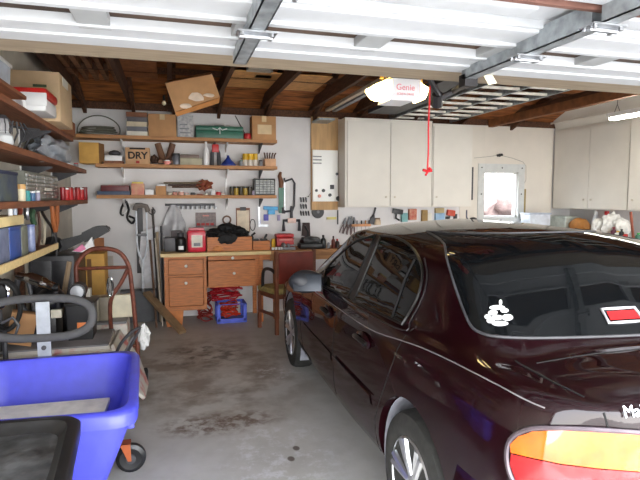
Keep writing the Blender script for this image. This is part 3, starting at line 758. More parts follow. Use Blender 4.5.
def boot(px, m, lab, mir=0):
    x, _ = yp(px, 160, YS); b = MB()
    b.tube([(x+.05*mir, YS+.16, ZB+.27), (x, YS+.15, ZB+.10), (x+.0, YS+.12, ZB+.05), (x+.02*mir, YS+.04, ZB+.035), (x+.02*mir, YS+.0, ZB+.03)], [.04, .042, .045, .038, .028], n=10)
    t = T('boot', lab, 'boot', (x, YS+.1, ZB)); b.out('upper', m, t); MB().box(x-.04, x+.04, YS-.02, YS+.19, ZB, ZB+.015, .006).out('sole', BLACKR, t); return t
boot(162, mat('tan leather', (122, 88, 66), .7), 'tan leather boot, left of the pair on the middle shelf', -1)
boot(169, mat('brown leather', (104, 74, 58), .7), 'brown leather boot, right of the pair behind the pink jar', 1)
jar(167, 8, 160, ZB, YS-.03, PINK, WHITE, 'small salmon pink jar in front of the boots')
jar(176, 9, 153, ZB, YS, mat('grey can', (120, 122, 130), .4, metal=.4), DGREY, 'tall grey can between the boots and the tan organiser box', 'can', 'can')
X0, X1, Z = span(180, 202, 158, YS)
t = T('organiser_box', 'flat tan box with dark corners under the grey drill case', 'box', ((X0+X1)/2, YS+.1, ZB))
MB().box(X0, X1, YS, YS+.2, ZB, Z-.01, .004).out('box_body', mat('khaki box', (176, 170, 146), .7), t); MB().box(X0-.003, X1+.003, YS-.003, YS+.203, Z-.01, Z, .002).out('lid', mat('khaki lid', (150, 146, 124), .7), t)
tag(MB().box(X0+.0, X1-.03, YS+.02, YS+.18, Z, Z+.045, .012).out('drill_case', mat('brown grey case', (122, 104, 96), .6)), 'brown grey flat case lying on the tan organiser box', 'case')
bottle(206, 6, 141, ZB, YS, WHITE, WHITE, 'slim white plastic bottle left of the dark tool with red grips')
# giant pliers / nailer standing on the shelf
x, _ = yp(216, 160, YS)
t = T('caulking_gun', 'dark tool with red grips standing upright beside the blue funnel', 'caulking gun', (x, YS+.1, ZB))
b = MB()
for s in (-1, 1): b.tube([(x+s*.045, YS+.08, ZB), (x+s*.04, YS+.08, ZB+.16), (x+s*.01, YS+.08, ZB+.26)], [.026, .024, .012])
b.tube([(x-.02, YS+.08, ZB+.25), (x+.01, YS+.08, ZB+.33), (x+.03, YS+.08, ZB+.31)], .014); b.out('tool_body', DGREY, t)
MB().obox((x, YS+.07, ZB+.22), (.085, .05, .10), (0, 0, 0), .01).out('red_grip', RED, t)
# funnel
x, _ = yp(229, 165, YS)
t = T('funnel', 'royal blue plastic funnel standing upside down on the middle shelf', 'funnel', (x, YS+.08, ZB))
MB().lathe((x, YS+.08, ZB), [(.095, 0), (.10, .015), (.035, .085), (.018, .11), (.012, .135), (.001, .135)], 24).out('cone', BLUE, t); MB().lathe((x, YS+.08, ZB), [(.102, 0), (.102, .012), (.09, .012)], 24).out('rim', BLUE, t)
g = 'white jars with yellow lids on the middle shelf'
for px in (245.5, 250.5, 255.5):
    jar(px, 4.8, 153.5, ZB, YS, mat('milky jar', (206, 196, 186), .4), YELL, 'white jar with yellow lid in the row of three right of the blue funnel', group=g, lidh=.5, neck=1)
for px, m, l, lab in ((241.5, GREY, GREEN, 'small grey green capped jar left of the yellow lidded jars'), (261, GREY, DGREY, 'small grey jar between the yellow lidded jars and the wooden basket')):
    jar(px, 4, 160, ZB, YS, m, l, lab)
X0, X1, Z = span(265, 276, 156, YS)
t = T('tool_basket', 'small wooden basket holding brown handled tools on the right end of the middle shelf', 'basket', ((X0+X1)/2, YS+.06, ZB))
MB().box(X0, X1, YS, YS+.13, ZB, ZB+.10, .006).out('basket_body', mat('pinkish wood', (206, 160, 122), .6), t)
MB().box(X0+.01, X1-.01, YS+.01, YS+.12, ZB+.095, ZB+.103).out('dark_inside', BLACK, t, smooth=False)
for i in range(5):
    xx = X0+.015+i*(X1-X0-.03)/4
    tag(MB().tube([(xx, YS+.06, ZB+.1035), (xx+.004*i-.01, YS+.05, ZB+.15), (xx+.01*(i-2), YS+.03, ZB+.175)], .009).out('hand_tool', mat('brown handle', (82, 50, 38), .6)), 'brown tool handle sticking out of the small wooden basket', 'tool', 'handles in the small basket')
# low shelf
X0, X1, _ = span(97, 130, 190, YS)
tag(MB().box(X0, X1, YS, YS+.16, ZC, ZC+.045, .004).out('long_box', mat('blue grey box', (70, 84, 108), .6)), 'long blue grey flat box, lower of the two left of the tan food boxes', 'box')
tag(MB().box(X0+.04, X1-.01, YS+.01, YS+.15, ZC+.045, ZC+.115, .006).out('long_case', mat('dark red case', (96, 28, 32), .45)), 'long dark red case lying on the blue grey flat box', 'case')
carton(131, 144, 183.5, ZC, YS, .12, mat('tan pink box', (214, 172, 136), .7, c2=(206, 120, 116), scale=14), 'tan and pink packet box left of the white box on the low shelf', tape=False)
tag(MB().box(*span(132, 143, 183, YS)[:2], YS+.0, YS+.12, yp(137, 183.5, YS)[1], yp(137, 183.5, YS)[1]+.02, .003).out('yellow_sponge', mat('yellow sponge', (224, 206, 110), .9)), 'yellow sponge lying on the tan and pink packet box', 'sponge')
carton(145, 153.5, 189.5, ZC, YS, .1, WHITE, 'small white box between the tan packet and the brown box on the low shelf', tape=False)
carton(155.5, 166, 186, ZC, YS, .12, CARD, 'small brown box with a white packet on it on the low shelf', tape=False)
tag(MB().box(*span(157, 165, 184, YS)[:2], YS+.01, YS+.1, yp(160, 186, YS)[1], yp(160, 186, YS)[1]+.022, .003).out('white_packet', WHITE), 'white packet lying on the small brown box', 'packet')
for px, w, yt, m, l, lab in ((169.5, 5, 192, mat('buff jar', (208, 196, 176), .5), GREY, 'small buff jar right of the small brown box'), (175, 5, 191.5, mat('rose jar', (196, 132, 116), .5), DGREY, 'rosy jar, left of the two under the long rods'), (181, 6, 191, mat('salmon jar', (222, 170, 156), .5), WHITE, 'salmon jar under the long rods'),
    (187, 5, 193, PAPER, RED, 'white jar with red lid under the long rods'), (193, 5, 192.5, DGREY, BLACK, 'dark grey jar under the long rods'), (200, 6, 194, mat('rust jar', (160, 84, 60), .5), DGREY, 'rust coloured jar under the brown bundle'), (206, 4, 193, PAPER, GREY, 'pale jar under the brown bundle'),
    (213, 5, 190, WHITE, WHITE, 'bright white jar right of the brown bundle'), (218.5, 5, 191, RED, WHITE, 'red jar with white lid left of the white shelf upright'), (223, 4, 193, PAPER, PINK, 'pale jar with pink lid beside the white shelf upright')):
    jar(px, w, yt, ZC, YS-.03, m, l, lab)
xa = yp(172, 187, YS)[0]; xb = yp(205, 187, YS)[0]
for i, (dz, m, lab) in enumerate(((.10, WOODD, 'long dark brown rod lying over the jars on the low shelf, lowest of three'), (.125, mat('umber rod', (70, 50, 44), .6), 'long umber rod lying over the jars, middle of three'), (.15, mat('olive rod', (96, 84, 60), .6), 'long olive brown rod lying over the jars, topmost of three'))):
    tag(MB().cyl((xa-.05*i, YS+.10, ZC+dz), (xb, YS+.10, ZC+dz+.004), .011).out('rod', m), lab, 'rod')
x, _ = yp(205, 188, YS)
tag(MB().blob((x, YS+.13, ZC+.13), (.19, .12, .13), .3, 3.5, 3, 5).out('leather_bundle', mat('rust brown leather bundle', (136, 80, 44), .7, c2=(120, 40, 34), scale=20)), 'crumpled rust brown leather bundle at the right end of the long rods', 'bundle')
g = 'yellow and black cans in a row on the low shelf'
for i, px in enumerate((232, 236.5, 241, 245.5, 250)):
    jar(px, 4.3, 186.5, ZC, YS, mat('ochre can', (176, 146, 60), .45) if i % 2 else mat('black gold can', (70, 62, 44), .45), BLACK, 'small yellow and black can in the row left of the clear drawer box', group=g, neck=1)
jar(254, 5, 190, ZC, YS, mat('lilac jar', (150, 140, 160), .5), GREY, 'lilac grey jar between the yellow cans and the drawer organiser')
X0, X1, Z = span(254.5, 275.5, 178.5, YS-.02)
t = T('drawer_organiser', 'black framed small parts organiser with rows of clear drawers', 'organiser', ((X0+X1)/2, YS+.05, ZC))
MB().box(X0, X1, YS, YS+.14, ZC, Z, .003).out('case', BLACK, t)
for i in range(5):
    for j in range(6):
        w = (X1-X0-.03)/5; h = (Z-ZC-.03)/6; x0 = X0+.015+i*w; z0 = ZC+.015+j*h
        dr = MB().box(x0+.003, x0+w-.003, YS-.008, YS+.01, z0+.003, z0+h-.003, .002).out('drawer', mat('smoky drawer', (130, 134, 126), .25, c2=(90, 94, 96), scale=20), t, smooth=False)
# ---- things hanging on the wall
YW = 7.003
X0, X1, Z = span(165, 215, 203.5, 6.97)
t = T('tool_rail', 'long dark wall rail holding a row of pale sockets under the low shelf', 'tool rail', ((X0+X1)/2, 6.98, Z-.03))
MB().box(X0, X1, 6.97, YW, Z-.03, Z, .003).out('rail', DGREY, t)
for i in range(9):
    x = X0+.15+i*.06
    tag(MB().cyl((x, 6.955, Z-.072), (x, 6.955, Z-.03), .021, n=10).out('socket', STEEL), 'pale steel socket hanging under the dark wall rail', 'socket', 'sockets on the wall rail')
def sheetbag(px0, px1, y0, y1, m, lab, name='plastic_bag'):
    X0, X1, Z1 = span(px0, px1, y0, 6.9); Z0 = yp(px0, y1, 6.9)[1]; w = X1-X0; xm = (X0+X1)/2; b = MB(); rows_ = []
    for j in range(13):
        v = j/12; ww = w*(.22+.78*min(1, v*1.6)**.7)/2*(1-.15*max(0, v-.85)/.15); row = []
        for i in range(28):
            a = 2*PI*i/28; k = 1+.13*math.sin(5*a+v*4)+.06*math.sin(11*a-v*5)
            row.append(b.bm.verts.new((xm+ww*math.cos(a)*k, 6.93+.055*math.sin(a)*k*(.4+v*.6), Z1+(Z0-Z1)*v)))
        rows_.append(row)
    for r0, r1 in zip(rows_, rows_[1:]):
        for i in range(28): b.bm.faces.new((r0[i], r0[(i+1) % 28], r1[(i+1) % 28], r1[i]))
    b.bm.faces.new(rows_[-1]); b.bm.faces.new(rows_[0][::-1])
    return tag(b.out(name, m), lab, 'bag')
sheetbag(162, 184, 205, 236, mat('translucent bag plastic', (186, 186, 190), .25, var=.12, scale=8, alpha=.75), 'crumpled clear grey plastic bag hanging from the wall rail above the bench')
X0, X1, Z = span(195.5, 216, 212.5, 6.985); Z0 = yp(200, 227, 6.985)[1]
t = T('wall_picture', 'small picture card with grey top and red cars below pinned over the red canister', 'picture', ((X0+X1)/2, 6.99, Z0))
MB().box(X0, X1, 6.988, YW, Z0, Z).out('card', mat('picture grey', (150, 136, 132), .6, c2=(110, 100, 104), scale=30), t, smooth=False)
b = MB()
for i in range(4): b.obox((X0+.035+i*.058, 6.9865, Z0+.035), (.045, .003, .032), (0, 0, 0), .004)
b.out('red_cars', mat('picture red', (180, 44, 44), .6), t, smooth=False)
MB().box(X0+.09, X1-.09, 6.986, 6.989, Z-.05, Z-.035).out('pink_caption', PINK, t, smooth=False)
x, z = yp(227, 220, 6.97)
tag(MB().tube([(x+.05*math.cos(a), 6.992, z+.05*math.sin(a)) for a in [2*PI*i/20 for i in range(20)]], .011, closed=True).out('tape_roll', mat('brown tape', (110, 84, 70), .4)), 'round roll of brown tape hanging left of the clipboard', 'tape roll')
X0, X1, Z = span(236, 250, 208, 6.985); Z0 = yp(240, 232, 6.985)[1]
t = T('clipboard', 'brown clipboard with a cream sheet hanging over the black gloves', 'clipboard', ((X0+X1)/2, 6.99, Z0))
MB().box(X0, X1, 6.99, YW, Z0, Z, .002).out('board', SHELFL, t, smooth=False); MB().box(X0+.012, X1-.012, 6.987, 6.99, Z0+.01, Z-.03).out('sheet', mat('cream sheet', (224, 210, 188), .8), t, smooth=False)
MB().box((X0+X1)/2-.04, (X0+X1)/2+.04, 6.978, 6.989, Z-.035, Z+.012, .004).out('clip', DGREY, t)
# hanging hand tools: (kind, pixel x, top y, bottom y, tilt deg, material, label)
def handtool(kind, px, y0, y1, tilt, m, lab, cat, m2=STEEL, Y=6.975, group=None, name=None):
    x, zt = yp(px, y0, Y); zb = yp(px, y1, Y)[1]; h = zt-zb; t = T(name or kind, lab, cat, (x, Y, zb), group)
    M = lambda P: [(x+p[0]*h, Y, zb+p[1]*h) for p in P]
    if kind == 'screwdriver':
        MB().tube(M([(0, 1), (0, .97), (0, .62), (0, .58)]), [h*.05, h*.085, h*.09, h*.05], n=10).out('handle', m, t); MB().tube(M([(0, .58), (0, 0)]), h*.03).out('shaft', m2, t)
    elif kind == 'pliers':
        b = MB(); b.tube(M([(-.10, 0), (-.08, .3), (0, .6)]), h*.035); b.tube(M([(.10, 0), (.08, .3), (0, .6)]), h*.035); b.out('handles', m, t)
        MB().tube(M([(0, .58), (.02, .8), (0, 1)]), [h*.1, h*.09, h*.04]).out('jaws', m2, t)
    elif kind == 'wrench':
        b = MB(); b.tube(M([(0, .1), (0, .85)]), h*.05, flat=.5); b.tube(M([(.08*math.cos(a), .93+.08*math.sin(a)) for a in [math.radians(q) for q in range(130, 411, 20)]]), h*.035); b.lathe((x, Y, zb+.06*h), [(h*.05, -h*.02), (h*.08, 0), (h*.05, h*.02)], 12, 'y'); b.out('wrench_body', m, t)
    elif kind == 'hacksaw':
        MB().tube(M([(.0, 1), (.0, .9)])+M([(.22, .98), (.3, .85), (.28, .2), (.22, .05), (0, .04)]), h*.03).out('frame', m, t); MB().box(x-h*.01, x+h*.015, Y-.002, Y+.002, zb+.04*h, zb+.98*h).out('blade', m2, t, smooth=False)
        MB().tube(M([(0, .02), (-.04, -.0), (-.05, .16)]), h*.045).out('handle', m, t)
    elif kind == 'square':
        b = MB(); b.obox((x, Y, zb+h/2), (h*.10, .006, h)); b.obox((x+h*.2, Y, zb+h*.06), (h*.5, .012, h*.12)); b.out('square_body', m, t, smooth=False)
    elif kind == 'clamp':
        b = MB(); b.tube(M([(-.32, 0), (-.32, .42), (.32, .42), (.32, 0)]), h*.07, n=6); b.out('jaws', m, t); MB().tube(M([(0, .42), (0, 1)]), [h*.07, h*.045]).out('screw', m, t)
        MB().obox((x, Y-.012, zb+h*.42), (h*.34, .03, h*.2), (0, 0, 0), .005).out('grip', m2, t)
    elif kind == 'saw':
        MB().prism([(x-h*.04, Y-.002, zb), (x+h*.07, Y-.002, zb), (x+h*.10, Y-.002, zb+h*.62), (x-h*.04, Y-.002, zb+h*.62)], (0, .004, 0)).out('blade', m2, t, smooth=False); MB().tube(M([(.02, .62), (.03, .75), (-.01, .9), (.02, 1)]), [h*.05, h*.06, h*.05, h*.03]).out('handle', m, t)
    elif kind == 'brush':
        MB().obox((x, Y, zb+h*.2), (h*.3, .03, h*.4), (0, 0, 0), .004).out('bristles', m2, t); MB().tube(M([(0, .4), (0, .6), (0, 1)]), [h*.12, h*.05, h*.06]).out('handle', m, t)
    MB().cyl((x, Y-.012, zt-.01), (x, 7.004, zt-.01), .004, n=6).out('nail', STEEL, t)
    if tilt: t.rotation_euler = (0, math.radians(tilt), 0)
    return t
BRN = mat('brown grip', (112, 70, 44), .5)
handtool('square', 259, 206, 227, 0, STEEL, 'thin steel square hanging left of the bright blue tool', 'square')
x, z = yp(270, 209, 6.97)
t = T('air_tool', 'bright blue tool hanging flat on the wall under the drawer organiser', 'tool', (x, 6.98, z-.06))
MB().obox((x+.01, 6.975, z+.01), (.20, .035, .05), (0, .05, 0), .01).out('tool_body', mat('sky blue plastic', (64, 160, 216), .4), t); MB().obox((x+.02, 6.975, z-.04), (.10, .03, .07), (0, 0, 0), .01).out('grip', mat('sky blue plastic', (64, 160, 216), .4), t)
x, z = yp(266.5, 217, 6.97); tag(MB().box(x-.035, x+.03, 6.975, YW, z-.05, z+.035, .004).out('blue_holder', mat('violet blue', (84, 84, 180), .5)), 'small violet blue holder on the wall under the bright blue tool', 'holder')
x, z = yp(279, 217, 6.97); tag(MB().box(x-.02, x+.02, 6.978, YW, z-.05, z+.03, .004).out('lilac_holder', mat('dull lilac', (150, 138, 176), .5)), 'small dull lilac holder on the wall below the green saw', 'holder')
x, z = yp(260, 222, 6.97); tag(MB().box(x-.01, x+.01, 6.98, YW, z-.03, z+.03, .003).out('blue_tag', mat('tag blue', (80, 90, 190), .5)), 'tiny blue tag at the foot of the thin steel square', 'tag')
handtool('saw', 280, 172, 213, 0, BRN, 'pruning saw with dark handle and green blade hanging right of the shelves', 'saw', GREEN)
handtool('hacksaw', 284.5, 178, 213, 0, DGREY, 'dark framed hacksaw hanging right of the pruning saw', 'hacksaw')
handtool('clamp', 291.5, 206, 231, 0, DGREY, 'dark clamp with pale pink grip hanging over the red toolbox', 'clamp', mat('pale pink grip', (226, 196, 184), .5))
x, z = yp(306.5, 230, 6.95)
t = T('holster', 'dark brown leather tool holster hanging left of the round disc', 'holster', (x, 6.97, z-.1))
MB().prism([(x-.045, 6.96, z+.10), (x+.05, 6.96, z+.10), (x+.06, 6.96, z-.11), (x-.06, 6.96, z-.08)], (0, .043, 0)).out('pouch', mat('dark leather', (62, 48, 46), .7, bump=.2), t, smooth=False); MB().tube([(x-.02, 6.955, z+.06), (x+.02, 6.955, z-.02), (x+.02, 6.955, z-.1)], .012).out('strap', BLACK, t)
k = 0
for row, (py, n_) in enumerate(((200, 3), (206.5, 3), (213.5, 4))):
    for i in range(n_):
        x, z = yp(301+i*2.6, py, 6.97); k += 1
        tag(MB().tube([(x, 6.998, z+.035), (x, 6.98, z+.02), (x+.004, 6.972, z-.03)], [.006, .012, .009], n=8).out('bit_holder', DGREY), 'small dark bit hanging in the rows left of the white panel', 'bit', 'small dark bits on the wall')
for px, py in ((307.5, 190), (303, 187)): pass
handtool('wrench', 308, 188, 197, 35, DGREY, 'short dark wrench tilted beside the upper left edge of the plywood board', 'wrench')
x, z = yp(318.5, 212, 6.95)
t = T('grinding_disc', 'round dark grey disc hanging below the white panel', 'disc', (x, 6.98, z-.09))
MB().lathe((x, 6.975, z), [(.001, -.006), (.085, -.006), (.088, 0), (.085, .026), (.001, .028)], 28, 'y').out('disc_plate', mat('disc grey', (70, 70, 72), .6, bump=.2), t)
MB().lathe((x, 6.967, z), [(.001, -.006), (.02, -.006), (.022, .004), (.001, .004)], 14, 'y').out('hub', GREY, t)
X0, X1, Z = span(327, 336.5, 217, 6.98); tag(MB().box(X0, X1, 6.98, YW, Z-.035, Z, .003).out('spirit_level', mat('dull yellow', (212, 200, 120), .5)), 'small yellow spirit level hanging right of the round disc', 'spirit level')
x, z = yp(338, 213, 6.98); tag(MB().box(x-.008, x+.008, 6.985, YW, z-.16, z+.04).out('steel_rule', DGREY), 'thin dark rule hanging vertically right of the spirit level', 'rule')
g = 'pliers hanging in a row under the left cabinet'
for px, y0, y1, tl in ((341, 217, 233, 18), (345, 216, 234, 15), (349, 216, 235, 8), (353, 217, 234, 4)):
    handtool('pliers', px, y0, y1, tl, mat('grip maroon', (110, 92, 92), .5) if px % 2 else DGREY, 'slim pliers hanging tilted in the row right of the thin rule', 'pliers', GREY, group=g)
X0, X1, Z = span(352, 371, 224, 6.95)
tag(MB().box(X0, X1, 6.95, YW, Z-.035, Z, .003).out('tool_holder', mat('light wood holder', (196, 140, 96), .6)), 'narrow wooden tool holder block on the wall over the car windscreen', 'tool holder')
g = 'screwdrivers standing in the narrow wooden holder'
for i, px in enumerate((354, 357.5, 362, 366, 369.5)):
    x, z = yp(px, 220, 6.94); m = (BLACK, GREY, BLACK, mat('amber grip', (170, 110, 40), .4), DGREY)[i]
    t = T('screwdriver', 'screwdriver standing in the narrow wooden holder', 'screwdriver', (x, 6.956, Z-.08), g)
    MB().tube([(x, 6.956, Z+.002), (x, 6.956, Z+.05)], .011).out('handle', m, t); MB().cyl((x, 6.956, Z-.10), (x, 6.956, Z), .004, n=6).out('shaft', STEEL, t)
handtool('brush', 371.5, 207, 224, 15, DGREY, 'long dark handled brush tilted under the left cabinet', 'brush', DGREY)
jar(378.5, 7, 218, yp(378, 225, 6.93)[1], 6.937, mat('beige cup', (210, 188, 160), .5), mat('brown lid', (120, 90, 66), .5), 'beige cup with brown rim on the wall ledge under the cabinets', 'cup', 'cup')
# hanging stuff under the right two cabinets
for px0, px1, y0, y1, m, nm, lab, cat, dk in ((393, 403, 209, 214, BLACK, 'jigsaw', 'black handled power jigsaw hanging under the cabinets', 'jigsaw', 1), (402, 408, 213, 222, mat('sea green card', (120, 170, 170), .6), 'bit_packet', 'sea green bit packet hanging right of the black jigsaw', 'packet', 0),
        (409.5, 417, 209, 220, mat('brick red card', (176, 74, 66), .6, c2=(200, 150, 120), scale=25), 'bit_packet', 'brick red patterned packet hanging under the middle cabinet', 'packet', 0), (422.5, 428, 210, 222, mat('khaki leather', (160, 132, 84), .7), 'knife_sheath', 'khaki leather sheath hanging under the right cabinet', 'sheath', 0), (428, 432, 213, 221, PAPER, 'paper_tag', 'white paper tag hanging right of the khaki sheath', 'tag', 0),
        (436, 444.5, 208, 213, mat('tan strap', (176, 160, 120), .7), 'canvas_pouch', 'tan canvas top of a pouch over the pale blue bag', 'pouch', 0), (436, 445, 213.2, 221, mat('pale blue bag', (150, 184, 214), .5), 'blue_bag', 'pale blue little bag hanging under the right cabinet', 'bag', 0),
        (447.5, 455, 210, 216, mat('orange red toy', (206, 84, 60), .5), 'trowel', 'orange red headed tool hanging right of the pale blue bag', 'trowel', 1), (447, 450, 216.5, 222, BLACK, 'black_tag', 'small black tag hanging below left of the orange red tool', 'tag', 0), (455, 457.5, 214, 222, DGREY, 'black_clip', 'dark clip hanging right of the orange red tool', 'clip', 0)):
    X0, X1, Z1 = span(px0, px1, y0, 6.95); Z0 = yp(px0, y1, 6.95)[1]
    if dk:
        t = T(nm, lab, cat, ((X0+X1)/2, 6.97, Z0-.06)); xm = (X0+X1)/2
        MB().obox((xm, 6.96, (Z0+Z1)/2), (X1-X0, .05, Z1-Z0), (0, .15, 0), .01).out('head', m, t); MB().tube([(xm-.02, 6.96, Z0), (xm-.03, 6.96, Z0-.06), (xm+.03, 6.96, Z0-.09)], .014).out('handle', DGREY if nm == 'trowel' else BLACK, t)
    else: tag(MB().box(X0, X1, 6.95, YW, Z0, Z1, .006).out(nm, m), lab, cat)
x, z = yp(468, 216, 6.95)
tag(MB().tube([(x, 6.993, z+.09), (x, 6.99, z-.02), (x+.02, 6.96, z-.06)], [.012, .012, .01]).out('hook_tool', mat('slate blue grip', (90, 90, 110), .5)), 'slate blue handled hook hanging beside the right end of the cabinets', 'hook')
x, z = yp(474, 219, 6.95); tag(MB().blob((x, 6.967, z), (.11, .08, .05), .1, 3, 3).out('padlock', DGREY), 'dark round padlock low left of the window', 'padlock')
# plywood board with the white panel
X0, X1, Z = span(311.5, 337, 117, 6.95); Z0 = yp(320, 210, 6.95)[1]
PLY = mat('plywood board', (190, 152, 104), .6, var=.1, scale=3, stretch=(6, 1, 1))
tag(MB().box(X0, X1+.02, 6.955, YW, Z0, Z, .002).out('plywood_board', PLY, smooth=False), 'tall plywood board on the back wall left of the cabinets', 'board')
Zp1 = yp(320, 150, 6.93)[1]; Zp0 = yp(320, 201.5, 6.93)[1]
t = T('control_panel', 'white metal control panel with louvres and round knobs on the plywood board', 'control panel', ((X0+X1)/2, 6.94, Zp0))
MB().box(X0+.01, X1+.005, 6.915, 6.955, Zp0, Zp1, .004).out('panel', mat('glossy white enamel', (250, 250, 246), .4, var=.0), t)
b = MB()
for i in range(3): b.obox((X0+.07, 6.912, Zp1-.09-.045*i), (.12, .012, .012), (.4, 0, 0))
b.out('louvre', GREY, t)
for px, py, r, m in ((316.5, 190.5, .02, DGREY), (323.5, 190.5, .024, BLACK), (319.5, 196, .024, mat('salmon knob', (206, 130, 110), .4)), (330, 195, .024, BLACK), (337, 174, .02, DGREY)):
    x, z = yp(px, py, 6.91); MB().lathe((x, 6.903, z), [(.001, -.004), (r*.9, -.004), (r, .012), (.001, .012)], 14, 'y').out('knob', m, t)
x, z = yp(332, 187, 6.91); MB().box(x-.028, x+.028, 6.90, 6.915, z-.03, z+.03, .003).out('square_socket', DGREY, t)
x, z = yp(340, 198.5, 6.9); tag(MB().cyl((x-.02, 6.90, z), (x-.02, 6.955, z), .035, n=16).out('round_socket', BLACK), 'black round socket at the lower right corner of the white control panel', 'socket')
# ---- wall cabinets, left bank of three doors on the back wall
CF = 6.65
def cabinet(x0, x1, y0, y1, z0, z1, label, doors, face='y', knobs=None, name='wall_cabinet'):
    t = T(name, label, 'cabinet', ((x0+x1)/2, (y0+y1)/2, z0))
    MB().box(x0, x1, y0, y1, z0, z1, .003).out('carcass', CABW, t, smooth=False)
    for i, (a, b_) in enumerate(doors):
        if face == 'y': d = MB().box(a, b_, y0-.018, y0-.001, z0+.015, z1-.04, .003)
        else: d = MB().box(x0-.018, x0-.001, a, b_, z0+.015, z1-.04, .003)
        d = d.out('door', CABW, t, smooth=False)
        k = knobs[i]
        if face == 'y': MB().lathe((k, y0-.03, z0+.14), [(.001, -.012), (.014, -.01), (.014, 0), (.006, .012), (.001, .012)], 12, 'y').out('knob', mat('cream knob', (196, 186, 168), .4), d)
        else: MB().lathe((x0-.03, k, z0+.14), [(.001, -.012), (.014, -.01), (.014, 0), (.006, .012), (.001, .012)], 12, 'x').out('knob', mat('cream knob', (196, 186, 168), .4), d)
    return t
c0, c1, c2, c3 = yp(345, 160, CF)[0], yp(389.5, 160, CF)[0], yp(432, 160, CF)[0], yp(472, 160, CF)[0]
cz0, cz1 = 1.425, 2.615
cabinet(c0, c2-.002, CF, 6.995, cz0, cz1, 'cream double door wall cabinet left of the red pull cord', ((c0+.03, c1-.012), (c1+.012, c2-.02)), knobs=(c1-.06, c1+.07))
cabinet(c2+.002, c3, CF-.005, 6.995, cz0+.0, cz1-.03, 'cream single door wall cabinet right of the red pull cord', ((c2+.015, c3-.03),), knobs=(c2+.06,))
x, z = yp(356, 205.5, CF); text = MB().box(x-.05, x+.05, CF-.0035, CF-.001, z-.006, z+.012); tag(text.out('cabinet_sticker', mat('green gold sticker', (110, 110, 50), .6)), 'tiny green sticker at the lower left of the double cabinet', 'sticker')
# slot bar right of cabinets, tube lamp cord
tag(MB().box(yp(471.5, 180, 6.98)[0], yp(473.5, 180, 6.98)[0], 6.985, YW, yp(472, 200, 6.98)[1], yp(472, 167, 6.98)[1]).out('dark_rule', DGREY), 'narrow dark rule hanging vertically left of the window', 'rule')
tag(MB().box(yp(524, 200, 6.98)[0], yp(526, 200, 6.98)[0], 6.985, YW, yp(525, 222, 6.98)[1], yp(525, 189, 6.98)[1]).out('brass_rule', mat('dull brass', (150, 130, 80), .5)), 'narrow brass coloured rule hanging right of the window', 'rule')
x, z = yp(499.5, 155.5, 6.95)
t = T('wall_lamp', 'small black lamp head on the wall above the window', 'lamp', (x, 6.97, z-.02))
MB().lathe((x-.012, 6.945, z), [(.001, -.02), (.024, -.018), (.02, .03), (.001, .04)], 14, 'y').out('lamp_head', BLACK, t); MB().lathe((x+.03, 6.95, z+.01), [(.001, -.02), (.02, -.018), (.018, .03), (.001, .045)], 14, 'y').out('lamp_head', BLACK, t)
P = [yp(*p, 6.99) for p in ((474, 158), (490, 156.5), (499, 155), (512, 158), (523, 162), (526, 166), (526, 180), (524, 184))]
tag(MB().tube([(p[0], 6.992, p[1]) for p in P], .004, n=6).out('cable', mat('grey cord', (150, 146, 138), .5)), 'thin grey cable looping over the window', 'cable')
X0, X1, Z = span(530, 551, 212, 6.9)
# ---- workbench under the back wall
BT = .895; BX0, BX1 = -.105, 1.10
t = T('desk_bench', 'honey oak workbench with drawers and a pale worktop on the left', 'workbench', (.5, 6.7, 0))
bench = t
MB().box(BX0-.02, 1.195, 6.38, 6.99, BT-.045, BT, .004).out('worktop', TOPW, t, smooth=False)
pb = MB(); xa, xb = -.085, .405; z0 = .20
pb.box(xa, xa+.02, 6.42, 6.97, z0, BT-.045); pb.box(xb-.02, xb, 6.42, 6.97, z0, BT-.045); pb.box(xa, xb, 6.95, 6.97, z0, BT-.045); pb.box(xa, xb, 6.42, 6.97, z0, z0+.03); pb.box(xa, xb, 6.41, 6.44, BT-.075, BT-.045); pb.box(xa, xb, 6.41, 6.44, .605, .63)
pb.box(xa, xa+.045, 6.405, 6.42, z0, BT-.045); pb.box(xb-.035, xb, 6.405, 6.42, z0, BT-.045); pb.box(xa, xb, 6.405, 6.43, z0, z0+.05)
pb.out('pedestal', OAK, t, smooth=False)
KN = mat('white porcelain knob', (240, 238, 230), .2)
def drawer(x0, x1, z0, z1, kx, kz, y=6.41):
    d = MB(); d.box(x0, x1, y-.005, y+.015, z0, z1, .004); d.box(x0+.01, x1-.01, y+.015, y+.45, z0+.01, z1-.01)
    d = d.out('drawer', OAK, t, smooth=False)
    MB().lathe((kx, y-.03, kz), [(.001, -.014), (.016, -.010), (.019, 0), (.012, .012), (.006, .02), (.001, .024)], 14, 'y').out('knob', KN, d)
drawer(xa+.05, xb-.04, .635, .815, yp(186, 268, 6.4)[0], .74); drawer(xa+.05, xb-.04, .255, .60, yp(186, 286, 6.4)[0], .535)
drawer(.425, 1.0, .795, .845, .72, .82, 6.41); drawer(.425, 1.0, .475, .785, .735, .63, 6.41)
m = MB(); m.box(.405, 1.045, 6.42, 6.96, .46, .475); m.box(1.0, 1.045, 6.42, 6.96, .475, BT-.045); m.out('drawer_case', OAK, t, smooth=False)
for x0, y0 in ((1.045, 6.40), (1.045, 6.92), (BX0+.02, 6.92)): MB().box(x0, x0+.05, y0, y0+.05, 0, BT-.045, .003).out('leg', OAK, t, smooth=False)
MB().box(1.045, 1.19, 6.42, 6.44, .78, BT-.045, .002).out('apron', OAK, t, smooth=False)
MB().prism([(-.07, 6.45, 0), (.11, 6.45, 0), (.13, 6.45, .20), (-.09, 6.45, .20)], (0, .45, 0)).out('foot', mat('orange wood foot', (206, 124, 54), .5, var=.1), t, smooth=False)
